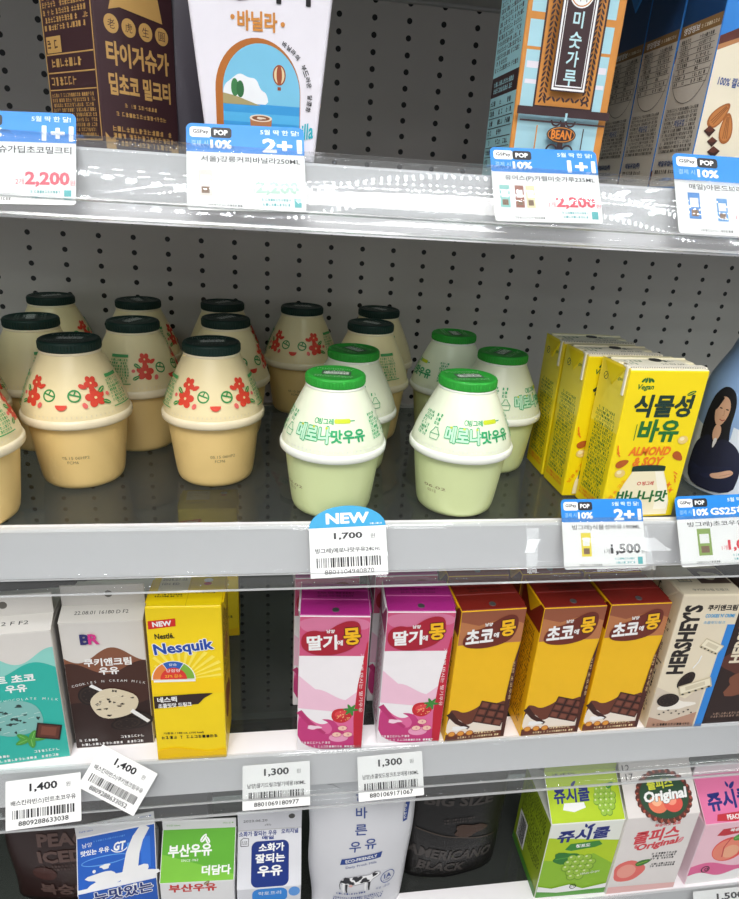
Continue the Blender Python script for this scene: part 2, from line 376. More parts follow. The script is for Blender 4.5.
def make_bottle(kind, loc, yaw, label, group):
    ban = kind == 'banana'
    cup = mat('#efcf8a' if ban else '#d6e2a8', .30, vary=.02); cone = mat('#f3e2b2' if ban else '#eaf0d6', .30, vary=.02)
    rim = mat('#f3e5c4' if ban else '#f2f5ea', .28); lid = mat('#16302a' if ban else '#2c9a35', .5, .0, .3)
    t = thing('banana_milk_bottle' if ban else 'melon_milk_bottle', loc, yaw, label, 'milk bottle', group)
    p = Part(); p.lathe(CUP + [(32.3, 46)], cup, cap1=False)
    A = Art()
    if ban: stamp(A, 4, 24)
    else: stamp(A, -27, 22, ('06.02', '02:12'))
    A.put(p, around(0, 22), .06, .02, 2.2); p.build('lower_cup', t)
    p = Part(); p.lathe([(32.1, 44.0), (34.9, 44.3), (35.8, 45.3), (35.9, 48.2), (35.3, 49.6), (34.2, 50.2)], rim, n=72, cap0=False, cap1=False); 
    for k in range(72):
        a = 2 * math.pi * k / 72; c, s_ = math.cos(a), math.sin(a)
        p.faces([(34.2 * c - .35 * s_, 34.2 * s_ + .35 * c, 50.2), (34.2 * c + .35 * s_, 34.2 * s_ - .35 * c, 50.2), (34.25 * c + .35 * s_, 34.25 * s_ - .35 * c, 53.0), (34.25 * c - .35 * s_, 34.25 * s_ + .35 * c, 53.0)], [(0, 1, 2, 3)], rim)
    p.build('rim_flange', t)
    p = Part(); p.lathe(CONE, cone, cap0=False, cap1=False)
    A = Art()
    if ban:
        for sx in (-1, 1):
            A.ring(9 * sx, 55, 4.7, 1.15, FGRN); A.line([(9 * sx - 3.6, 56.6), (9 * sx + 3.4, 54.4)], 1.2, FGRN); A.line([(9 * sx - .5, 55.2), (9 * sx + 1, 58.6)], 1.0, FGRN)
            flower(A, 23.5 * sx, 52.5, 7.0, FRED, FMID, 10 * sx); flower(A, 22.5 * sx, 63.5, 5.4, FRED, FMID, 30)
            leaf(A, 29.5 * sx, 58, 6.5, 3.2, 35 * sx, FGRN, FMID); leaf(A, 31 * sx, 48, 6, 3, -30 * sx, FGRN, FMID)
            leaf(A, 15.5 * sx, 61.5, 6.4, 3.2, -25 * sx, FRED, FRED); A.ell(15.2 * sx, 47.5, 1.6, 2.3, FPINK, 20 * sx); A.ell(33 * sx, 54, 1.5, 1.5, FPINK)
        A.ell(0, 48.6, 3.8, 4.0, FRED, 0, 180, 360)
        for sx in (-1, 1):
            A.rect(45 * sx - 8, 65.5, 45 * sx + 8, 68, INFO); A.fine(45 * sx - 9, 44, 45 * sx + 9, 64.5, 8, INFO, 5 + sx)
            A.rect(45 * sx - 9.5, 42.6, 45 * sx + 9.5, 43.4, INFO)
    else:
        MG, ML, WH = mat('#25a566', .5), mat('#bfe6c8', .5), mat('#f3f8ee', .5)
        A.ring(-11.5, 62, 1.7, .6, MG, ry=2.2); A.text('빙그레', -4, 62, MG, h=4.4, bold=.03)
        A.rect(4, 60.8, 15, 64.2, mat('#c6d420', .5)); A.ell(15, 62.5, 1.2, 1.7, mat('#c6d420', .5)); A.ell(4, 62.5, 1.2, 1.7, mat('#c6d420', .5)); A.rect(16, 62.1, 20, 62.9, MG)
        A.text('메로나', -13, 51.8, ML, h=12, w=26, bold=.05, out=MG, outw=.055); A.text('맛우유', 13.5, 51.2, MG, h=9.6, w=25, bold=.045)
        for q in (-23, -13, -3): A.rect(q - .5, 56.4, q + 1.2, 58.0, mat('#c6d420', .5))
        for sx in (-1, 1):
            A.fine(43 * sx - 9, 45, 43 * sx + 3, 66, 8, MG, 11 + sx)
            A.fine(43 * sx + 5, 56, 43 * sx + 12, 66, 3, MG, 21 + sx)
            u = 43 * sx + 8.5; A.line([(u - 1.4, 54.6), (u - 1.6, 53.2), (u - 4, 49.4), (u - 3, 45.2), (u + 3, 45.2), (u + 4, 49.4), (u + 1.6, 53.2), (u + 1.4, 54.6), (u - 1.4, 54.6)], .55, MG); A.line([(u - 4, 49.4), (u + 4, 49.4)], .5, MG)
    A.put(p, around(0), .07, .02, 2.2); p.build('upper_cone', t)
    p = Part(); p.lathe([(18.9, 86.6), (19.4, 87.2), (19.4, 88.5), (18.8, 89.0)], rim, cap0=False, cap1=False); p.build('neck_seal', t)
    p = Part(); p.lathe([(18.9, 88.6), (19.4, 88.8), (19.5, 89.4), (19.5, 93.6), (19.1, 94.6), (18.4, 95.0), (16.8, 95.0), (16.4, 94.6), (0.5, 94.6)], lid, n=60, cap0=True)
    for k in range(60):
        a = 2 * math.pi * k / 60; c, s_ = math.cos(a), math.sin(a)
        p.faces([(19.45 * c - .35 * s_, 19.45 * s_ + .35 * c, 89.6), (19.75 * c, 19.75 * s_, 89.6), (19.45 * c + .35 * s_, 19.45 * s_ - .35 * c, 89.6), (19.45 * c - .35 * s_, 19.45 * s_ + .35 * c, 93.6), (19.75 * c, 19.75 * s_, 93.6), (19.45 * c + .35 * s_, 19.45 * s_ - .35 * c, 93.6)], [(0, 1, 4, 3), (1, 2, 5, 4)], lid)
    lo = p.build('lid', t)
    A = Art(); pale = mat('#e2e6e2' if ban else '#e6f0e2', .5)
    A.rect(-9, -4.5, 10, 5.5, mat('#2e3f39' if ban else '#3c5a40', .5)); A.bars(-7.5, -3, 8.5, 3, pale, 4)
    A.fine(-7, 3.4, 8, 5.2, 1, pale, 2); A.fine(-13, 7, 12, 11, 2, mat('#5b6d66' if ban else '#8fc98d'), 8); A.fine(-13, -11, 12, -6.5, 2, mat('#5b6d66' if ban else '#8fc98d'), 9)
    p = Part(); A.put(p, lambda u, v, o: (u, v, 94.6 + o)); p.build('lid_print', lo)
    return t
ZB = Z2 - 0.2
def facing(q): return math.atan2(q[1] - CAM[1], q[0] - CAM[0]) - math.pi / 2       # turned to look back along the aisle
GB, GM = 'banana milk bottles on the glass shelf', 'melon milk bottles on the glass shelf'
BOTTLES = [
    ('banana', (70.1, 336.9), -17, 'large cream milk bottle with black lid and smiling flower face, front left'),
    ('banana', (211.4, 340.7), 2, 'cream milk bottle with smiling face standing in front, nearest to the two front green lids'),
    ('banana', (128.3, 321.4), 50, 'cream milk bottle turned sideways, second row between the two front smiling bottles'),
    ('banana', (137.9, 299.2), 105, 'cream milk bottle with green print, third row right behind the sideways one'),
    ('banana', (50.4, 294.9), 20, 'cream milk bottle at the back left, showing just over the front left bottle'),
    ('banana', (24.5, 317.5), 85, 'cream milk bottle with green printed band, left behind the front left bottle'),
    ('banana', (222.6, 301.7), 45, 'cream milk bottle furthest back in the column behind the lone front smiling bottle'),
    ('banana', (220.7, 317.2), 40, 'cream milk bottle middle of the column behind the lone front smiling bottle'),
    ('banana', (302.3, 305.6), -14, 'cream milk bottle with full smiling face alone at the back, left of the green lids'),
    ('banana', (371.2, 321.8), -40, 'cream milk bottle with red flowers directly behind the green lidded bottles'),
    ('banana', (378.9, 309.0), -50, 'rearmost cream milk bottle, mostly hidden behind the red flowered one by the green lids'),
    ('banana', (-40.0, 336.0), 22, 'cream milk bottle cut by the left edge, flower showing, behind the nearest cut-off one'),
    ('banana', (-76.0, 360.0), 118, 'nearest cream milk bottle cut off by the left edge, green print on its side'),
    ('melon', (337.2, 376.0), -4, 'pale green milk bottle with bright green lid directly above the round NEW price tag'),
    ('melon', (469.8, 376.6), 24, 'pale green milk bottle in front right, its green lid nearest to the yellow boxes'),
    ('melon', (352.9, 349.8), -50, 'pale green milk bottle partly hidden right behind the one over the NEW tag'),
    ('melon', (455.0, 332.8), -75, 'pale green milk bottle at the very back, green panel print on its side'),
    ('melon', (502.9, 351.5), 70, 'pale green milk bottle in the second row beside the yellow boxes')]
MS, BS, MH, BH = 0.945, 0.96, 0.94, 1.01                                                                       # the melon bottles are a little smaller
pos = []
for k, px, *_ in BOTTLES: q = onz(px[0], px[1], ZB + 95 * (MH if k == 'melon' else BH)); pos.append([q.x, q.y])
MOVE = [.06, .06, .3, .6, .6, .6, .9, .6, .3, .4, .9, 1, 1, .08, .06, .5, .6, .4]
for _ in range(300):                                                            # neighbours touch but do not press into one another
    for i in range(len(pos)):
        ri = 35.95 * (MS if BOTTLES[i][0] == 'melon' else BS)
        pos[i][1] = min(max(pos[i][1], -249 if BOTTLES[i][0] == 'melon' else -262), -ri - 0.5)
        for j in range(i):
            rj = 35.95 * (MS if BOTTLES[j][0] == 'melon' else BS)
            dx, dy = pos[i][0] - pos[j][0], pos[i][1] - pos[j][1]; L = math.hypot(dx, dy); need = ri + rj + .2 - L
            if need > 0:
                mi_, mj_ = MOVE[i], MOVE[j]; wi = mi_ / (mi_ + mj_)
                pos[i][0] += dx / L * need * wi; pos[i][1] += dy / L * need * wi; pos[j][0] -= dx / L * need * (1 - wi); pos[j][1] -= dy / L * need * (1 - wi)
made = {}
for (k, px, turn, lab), (x, y) in zip(BOTTLES, pos):
    q = (x, y, ZB); yw = facing(q) + math.radians(turn)
    if k not in made:
        made[k] = make_bottle(k, q, yw, lab, GB if k == 'banana' else GM)
        made[k].scale = (MS, MS, MH) if k == 'melon' else (BS, BS, BH)
    else: again(made[k], q, yw, lab)
# ------------------------------------------------------------------ cartons
def rotz(x, y, a): return x * math.cos(a) - y * math.sin(a), x * math.sin(a) + y * math.cos(a)
def seat(bl, w, d, yaw):                              # centre of the base from the front left corner
    dx, dy = rotz(w / 2, d / 2, yaw); return bl[0] + dx, bl[1] + dy
def frontart(P, A, w, d, h, z0=0): A.put(P, lambda u, v, o: (u - w / 2, -d / 2 - o, z0 + v))
def leftart(P, A, w, d, h): A.put(P, lambda u, v, o: (-w / 2 - o, d / 2 - u, v))          # u from the rear edge to the front edge
def rightart(P, A, w, d, h): A.put(P, lambda u, v, o: (w / 2 + o, -d / 2 + u, v))
def topart(P, A, w, d, h): A.put(P, lambda u, v, o: (u - w / 2, -d / 2 + v, h + o))
def slim(name, bl, yaw, w, d, h, base, label, cat, group=None, front=None, left=None, right=None, top=None, topm=None, hole=None, seam=True, toph=None):
    yaw = math.radians(yaw); x, y = seat(bl, w, d, yaw)
    t = thing(name, (x, y, bl[2]), yaw, label, cat, group)
    p = Part(); p.box((-w / 2, -d / 2, 0), (w / 2, d / 2, h), base, .9)
    for A, f in ((front, frontart), (left, leftart), (right, rightart)):
        if A: f(p, A, w, d, h)
    p.build('carton_body', t)
    tm = topm or base; q = Part(); q.box((-w / 2 + .4, -d / 2 + .4, h - .6), (w / 2 - .4, d / 2 - .4, h + .35), tm, .3, 1)
    if seam:
        q.box((-w / 2 + .6, -1.5, h), (w / 2 - .6, d * .27, h + 1.1), tm, .4, 1)
        q.box((-w / 2 + .6, d * .22, h), (w / 2 - .6, d * .27, h + 2.0), tm, .4, 1)
    if top: topart(q, top, w, d, h + (1.15 if seam else .4))
    q.build('top_panel', t)
    for s in (-1, 1):                                 # the folded ears
        e = Part(); X = s * w / 2
        e.hull([(X, -d * .36, h - .8), (X, d * .36, h - .8), (X, 0, h - d * .42), (X + s * .9, -d * .34, h - .4), (X + s * .9, d * .34, h - .4), (X + s * .9, 0, h - d * .39)],
               [(0, 1, 2), (3, 5, 4), (0, 3, 4, 1), (1, 4, 5, 2), (2, 5, 3, 0)], tm if s > 0 or left is None else base); e.build('corner_flap', t)
    if hole:
        f = Part(); u, v, m = hole; f.lathe([(2.5, 0), (2.4, .3), (.2, .3)], m, 20, False); o = f.build('foil_hole', t); o.location = ((u - w / 2) * MM, (-d / 2 + v) * MM, (h + .35) * MM)
    return t
def gable(name, bl, yaw, w, d, h, rise, fin, base, label, cat, group=None, front=None, slope=None, left=None, finart=None, roofm=None, finm=None, ridge=.5, gus=None, hole=None):
    yaw = math.radians(yaw); x, y = seat(bl, w, d, yaw)
    t = thing(name, (x, y, bl[2]), yaw, label, cat, group)
    p = Part(); p.box((-w / 2, -d / 2, 0), (w / 2, d / 2, h), base, .8)
    if front: frontart(p, front, w, d, h)
    if left: leftart(p, left, w, d, h)
    p.build('carton_body', t)
    rm = roofm or base; yr = -d / 2 + d * ridge; hz = h + rise
    a = (-w / 2, -d / 2, h); b = (w / 2, -d / 2, h); c = (w / 2, d / 2, h); e = (-w / 2, d / 2, h); f0 = (-w / 2, yr, hz); f1 = (w / 2, yr, hz)
    q = Part(); th = .5
    def plate(pts, m, n):
        nn = Vector(n).normalized() * th; q.hull(list(pts) + [tuple(Vector(k) - nn) for k in pts], [tuple(range(len(pts))), tuple(range(2 * len(pts) - 1, len(pts) - 1, -1))] + [(i, (i + 1) % len(pts), len(pts) + (i + 1) % len(pts), len(pts) + i) for i in range(len(pts))], m)
    L = math.hypot(rise, d * ridge); nf = (0, -rise, d * ridge)
    plate([a, b, f1, f0], rm, nf); plate([c, e, f0, f1], rm, (0, rise, d * (1 - ridge)))
    for s in (-1, 1):                                 # gussets tucked in below the eaves
        X = s * w / 2; ins = (s * w * .14, yr, h + rise * .72)
        A0, A1, A2 = (X, -d / 2, h), (X, d / 2, h), (X, yr, hz)
        gm = gus or rm
        q.faces([A0, A1, A2, ins], [(0, 1, 3), (0, 3, 2), (1, 2, 3)], gm)
    if slope: slope.put(q, lambda u, v, o: (u - w / 2, -d / 2 + v * d * ridge / L - o * rise / L, h + v * rise / L + o * d * ridge / L))
    q.build('gable_roof', t)
    fm = finm or rm; g = Part(); g.box((-w / 2, yr - .7, hz - .8), (w / 2, yr + .7, hz + fin), fm, .3, 1)
    if finart: finart.put(g, lambda u, v, o: (u - w / 2, yr - .7 - o, hz + v))
    g.build('top_fin', t)
    if hole:
        k = Part(); u, v, m = hole; k.lathe([(2.6, 0), (2.5, .3), (.2, .3)], m, 20, False); o = k.build('punched_dot', t); o.rotation_euler = (math.pi / 2, 0, 0); o.location = ((u - w / 2) * MM, (yr - .7) * MM, (hz + v) * MM)
    return t
def front_of(bl, br, tl, z):                          # corner, yaw (degrees), width and height of a front face standing on z
    a, b = onz(*bl, z), onz(*br, z); c = ony(*tl, a.y)
    return a, math.degrees(math.atan2(b.y - a.y, b.x - a.x)), (b - a).length, c.z - z
def wavy(u0, u1, v, amp, n, ph=0.0): return [(u0 + (u1 - u0) * i / 24, v + amp * math.sin(ph + n * math.pi * i / 24)) for i in range(25)]
def blob(u, v, ru, rv, sd, n=22, k=.18):
    rn = random.Random(sd); a1, a2 = rn.uniform(0, 6), rn.uniform(0, 6)
    return [(u + ru * (1 + k * math.sin(3 * t + a1) + k * .6 * math.sin(5 * t + a2)) * math.cos(t), v + rv * (1 + k * math.sin(3 * t + a1) + k * .6 * math.sin(5 * t + a2)) * math.sin(t)) for t in [2 * math.pi * i / n for i in range(n)]]
FLOOR3 = Z3 + .1
FOIL = mat('#8f8f92', .3, .8)
# ---- choice of printed pictures
def strawberry(A, u, v, r):
    R1, R2, SD, GL = mat('#c9252f'), mat('#e1444a'), mat('#f3c98a'), mat('#3f8a3a')
    A.sp([(u + r * x, v + r * y) for x, y in [(-1.05, .1), (-.9, .62), (-.4, .85), (.2, .85), (.75, .8), (1.0, .35), (.85, -.25), (.45, -.75), (-.1, -.95), (-.7, -.75), (-1.0, -.35)]], R1)
    A.ell(u - .2 * r, v + .2 * r, .55 * r, .4 * r, R2, 20)
    rn = random.Random(4)
    for _ in range(22):
        a, q = rn.uniform(0, 6.28), rn.uniform(0, .8) ** .7; A.ell(u + r * q * math.cos(a) * .95, v + r * q * math.sin(a) * .8, .06 * r, .05 * r, SD, n=6)
    for k in range(6): leaf(A, u + r * (.75 + .32 * math.cos(k)), v + r * (.72 + .32 * math.sin(k)), r * .85, r * .3, k * 57, GL, GL)
def choc(A, u, v, w, h, sh, nx, ny):                   # a slab of chocolate squares in slanted view
    D, M_, L_ = mat('#2e1510'), mat('#5d2f22'), mat('#7a4433')
    def q(a, b): return (u + a * w + b * sh, v + b * h - a * h * .35)
    A.poly([q(0, 0), q(1, 0), q(1, 1), q(0, 1)], D)
    for i in range(nx):
        for j in range(ny):
            a, b, c, d = (i + .07) / nx, (j + .09) / ny, (i + .93) / nx, (j + .91) / ny
            A.poly([q(a, b), q(c, b), q(c, d), q(a, d)], M_)
            a, b, c, d = (i + .2) / nx, (j + .25) / ny, (i + .8) / nx, (j + .8) / ny
            A.poly([q(a, b), q(c, b), q(c, d), q(a, d)], L_)
def scoop(A, u, v, r, body, fleck, sd=2):
    A.poly(blob(u, v, r * 1.02, r * .86, sd, 30, .035), mat(body, .6))
    rn = random.Random(sd); sh = mat(fleck, .6)
    for _ in range(16):
        a, q = rn.uniform(0, 6.28), rn.uniform(0, .85) ** .6; A.poly(blob(u + r * q * math.cos(a), v + r * .8 * q * math.sin(a), r * rn.uniform(.04, .12), r * rn.uniform(.03, .08), rn.random(), 9, .3), sh)
    li = mat('#e9dfc8' if body[1] in 'de' else '#b4d5cf', .6)
    for _ in range(14):
        a, q = rn.uniform(0, 6.28), rn.uniform(0, .8) ** .6; A.line([(u + r * q * math.cos(a) - r * .1, v + r * .8 * q * math.sin(a)), (u + r * q * math.cos(a) + r * .12, v + r * .8 * q * math.sin(a) + r * .05)], r * .03, li)
def cookie(A, u, v, rx, ry, rot=0):
    A.ell(u, v, rx, ry, mat('#1d1513', .6), rot); A.ell(u, v, rx * .86, ry * .86, mat('#33251f', .6), rot); A.ell(u, v, rx * .72, ry * .72, mat('#231815', .6), rot)
    for k in range(8):
        a = k * math.pi / 4; A.ell(u + rx * .5 * math.cos(a), v + ry * .5 * math.sin(a), rx * .08, ry * .08, mat('#3c2c26', .6), n=8)
def grapes(A, u, v, r, leafs=True):
    if leafs:
        A.poly(blob(u - 3 * r, v + 2.4 * r, 3.2 * r, 1.7 * r, 3, 24, .16), mat('#2f7a2c')); A.line([(u - 5.4 * r, v + 2.2 * r), (u - .8 * r, v + 2.8 * r)], .25 * r, mat('#58a03c'))
    for j, row in enumerate((3, 4, 4, 3, 2)):
        for i in range(row):
            x, y = u + (i - (row - 1) / 2) * 1.7 * r + (.3 * r if j % 2 else 0), v + 2.2 * r - j * 1.45 * r
            A.ell(x, y, 1.05 * r, 1.05 * r, mat('#6f9a2a'), n=14); A.ell(x - .08 * r, y + .1 * r, .9 * r, .9 * r, mat('#9cc43f'), n=14); A.ell(x - .3 * r, y + .4 * r, .3 * r, .26 * r, mat('#dcebb0'), n=8)
def peach(A, u, v, r):
    A.ell(u, v, r, r * .95, mat('#e8564f')); A.ell(u - .1 * r, v - .05 * r, .84 * r, .82 * r, mat('#f08a72')); A.ell(u + .15 * r, v - .2 * r, .5 * r, .5 * r, mat('#f4b08c'))
    A.line([(u - .1 * r, v + .9 * r), (u - .35 * r, v + .2 * r), (u - .25 * r, v - .6 * r)], .07 * r, mat('#c93c40'))
    leaf(A, u + .55 * r, v + .95 * r, 1.1 * r, .5 * r, 20, mat('#4f9a3c'), mat('#8cc46a'))

# ---- shelf three: chocolate drink with the yellow front
YEL, YEL2 = mat('#f6d510', .35), mat('#ffe95a', .35)
NAVY, DKBR = mat('#15307c', .4), mat('#33201a', .45)
def nesquik(bl, yaw, label):
    w, d, h = 47.5, 37, 130; A = Art()
    for k in range(15):
        a = math.radians(12 * k + 6); r_ = min(30, 26 / max(.05, abs(math.cos(a))) if math.cos(a) > 0 else 16 / max(.05, abs(math.cos(a)))); A.poly([(20, 72), (20 + r_ * math.cos(a), 72 + .9 * r_ * math.sin(a)), (20 + r_ * math.cos(a + .09), 72 + .9 * r_ * math.sin(a + .09))], YEL2)
    A.rect(0.3, 60, 47.2, 72, mat('#f9d000', .35))
    A.poly([(1.4, 113.5), (18.5, 115.6), (18.5, 121.6), (1.4, 119.8)], mat('#d22a20')); A.text('NEW', 10, 117.6, WHITE, h=3.6, w=11.5, bold=.04, rot=5)
    A.text('Nestlé.', 11, 108, BLACK, h=4.0, w=12, bold=.03, rot=3)
    A.text('Nesquik', 22.5, 98, mat('#1f49a8'), h=10.5, w=37, bold=.035, rot=6, out=WHITE, outw=.05)
    A.ell(15, 72.6, 14.2, 15.5, WHITE, 0, 0, 180)
    for a0, a1, c in ((0, 58, '#7fb23a'), (60, 118, '#2b62b8'), (120, 180, '#e5813a')): A.ring(15, 73, 13.4, 5.2, mat(c), a0, a1, ry=14.6)
    A.ell(15, 72.8, 8.6, 9.6, mat('#d8362a'), 0, 0, 180); A.text('당함량', 15, 80, WHITE, h=2.6, w=9); A.text('23% 감소', 15, 75.6, mat('#ffd83a'), h=2.7, w=11)
    A.text('칼슘', 15, 85, WHITE, h=2, w=5); A.rect(2, 70.6, 29, 72.4, WHITE)
    A.poly([(1, 48), (30, 51), (34, 56), (40, 60), (32, 60), (1, 58.5)], DKBR); A.text('네스퀵', 9.6, 55.6, WHITE, h=4.4, w=12.5, bold=.05, rot=2); A.text('초콜릿맛 드링크', 14.5, 50.7, WHITE, h=3.6, w=22, bold=.03, rot=3)
    A.text('가공유 / 180 mL (150 kcal)', 19, 25.5, BLACK, h=2.1, w=27, bold=.02); A.fine(4, 20, 43, 23.5, 1, BLACK, 6)
    A.poly(wavy(0.4, 47.1, 10, 2, 2) + [(47.1, 1.5), (.4, 1.5)], mat('#f2c400', .35))
    R = Art(); R.rect(3, 6, 34, 124, mat('#e6c114', .35)); R.fine(5, 60, 32, 120, 20, DKBR, 3); R.poly(blob(18, 40, 12, 14, 3), mat('#8a4a24')); R.poly(blob(18, 86, 9, 8, 5), mat('#b87a4a'))
    T = Art(); T.rect(5, 17, 24, 34, mat('#efe9cf')); T.text('2025.07.05', 14, 30, BLACK, h=2.6, w=16); T.text('1D1 ED', 12, 25, BLACK, h=2.4, w=11); T.rect(24.8, 1, 25.2, 36, mat('#d8b70e')); T.ell(36, 29, 3, 2.4, WHITE); T.ell(36, 25, 2.6, 1.8, mat('#d8362a')); T.fine(4, 10, 24, 14, 2, DKBR, 2); T.fine(28, 14, 46, 16, 1, DKBR, 2)
    return slim('chocolate_drink_carton', bl, yaw, w, d, h, YEL, label, 'drink carton', 'yellow chocolate drink cartons', A, R, R, T, seam=False)
a = onz(155.5, 767, FLOOR3); a.y = max(a.y, -281.5)
nesquik((-132.2, -280.8, FLOOR3), -1.5, 'bright yellow chocolate drink carton with red NEW flash, at the front of the shelf')
nesquik((-130.5, -150, FLOOR3), 2, 'second yellow drink carton, further back, a strip showing right of the front yellow one')
# ---- ice cream flavoured milks
def icecream(bl, yaw, kind, label):
    w, d, h = 53, 48, 109; mint = kind == 'mint'; wh = mat('#dcd8d2', .45)
    c1, c2 = (mat('#2fb3a4'), mat('#8fd3c8')) if mint else (mat('#45281f'), mat('#86543c'))
    c3 = mat('#1f9a8c' if mint else '#2d1813'); A = Art()
    A.poly(wavy(.4, w - .4, 90 if mint else 82, 6, 2.4, .4 if mint else 3.4) + [(w - .4, 1), (.4, 1)], c2)
    A.poly(wavy(.4, w - .4, 80 if mint else 71, 5, 2.2, 2.6 if mint else 1.2) + [(w - .4, 1), (.4, 1)], c1)
    if not mint: A.poly(wavy(.4, w - .4, 38, 4, 2, 1.0) + [(w - .4, 1), (.4, 1)], c3)
    A.text('민트 초코' if mint else '쿠키앤크림', 24 if mint else 28, 73 if mint else 76, WHITE, h=6.2, w=30, bold=.05, rot=0); A.text('우유', 27 if mint else 28, 65 if mint else 68.5, WHITE, h=5.8, w=12.5, bold=.05)
    A.arc('MINT CHOCOLATE MILK' if mint else 'COOKIES N CREAM MILK', 27, -28 if mint else -24, 84, 106, 74, WHITE, 1.9)
    if mint:
        scoop(A, 22, 40, 18, '#7fb9b2', '#2b3a38', 5)
        for k in range(5): leaf(A, 30 + 6 * math.cos(k * 1.2), 21 + 3.6 * math.sin(k * 1.2), 9, 4.6, k * 68, mat('#4d9b3c'), mat('#7cc060'))
        choc(A, 33, 22, 15, 13, 3, 1, 1)
    else:
        cookie(A, 14, 48, 8, 8.5, 0); A.poly([(16, 58), (23, 52), (22, 50.5), (14, 56)], WHITE)
        cookie(A, 41, 24, 13, 8, 0); scoop(A, 29, 40, 15.5, '#ddd0b4', '#2b221c', 8); A.poly([(39, 32), (50, 21), (52, 23), (41, 34.5)], WHITE); cookie(A, 36, 21.5, 11, 5.5, 8)
    A.fine(3, 7, 18, 10, 1, WHITE, 3); A.fine(3, 3, w - 6, 6, 1, WHITE, 4); A.fine(w - 22, 8, w - 5, 11, 1, WHITE, 5)
    if not mint:
        for ch, u, c in (('B', 15.5, '#2b2a6a'), ('R', 21.0, '#d4368a')): A.text(ch, u, 96, mat(c), h=7.6, bold=.04)
    S = Art(); S.text('12:52 F F2' if mint else '22.08.01 16180 D F2', 26, 7, BLACK, h=2.6, w=26 if mint else 34)
    R = Art(); R.rect(0.5, 1, 47.5, 108, c1); R.fine(5, 20, 43, 100, 26, WHITE, 7)
    return gable('ice_cream_milk_carton', bl, yaw, w, d, h, 5.5, 15, wh, label, 'milk carton', 'ice cream flavoured milk cartons', A, S, R, None, wh, wh, .26, hole=(24 if mint else 30, 8, mat('#77736c', .3, .5)))
icecream((-245.5, -277, FLOOR3), 5, 'mint', 'mint green milk carton with ice cream scoop, at the left edge')
icecream((-190.5, -266, FLOOR3), 1, 'cookie', 'brown and white milk carton with a cookie ice cream scoop, beside the yellow carton')
for bx in ((-244, -222), (-188, -212)):
    slim('milk_carton', (bx[0], bx[1] + 2, FLOOR3), 2, 52, 47, 118, mat('#2c2a2c', .5) if bx[0] < -200 else mat('#c9c4bd', .5), 'dark carton standing behind the mint green one' if bx[0] < -200 else 'pale carton standing behind the brown ice cream one', 'milk carton', topm=mat('#b8b3ac'))
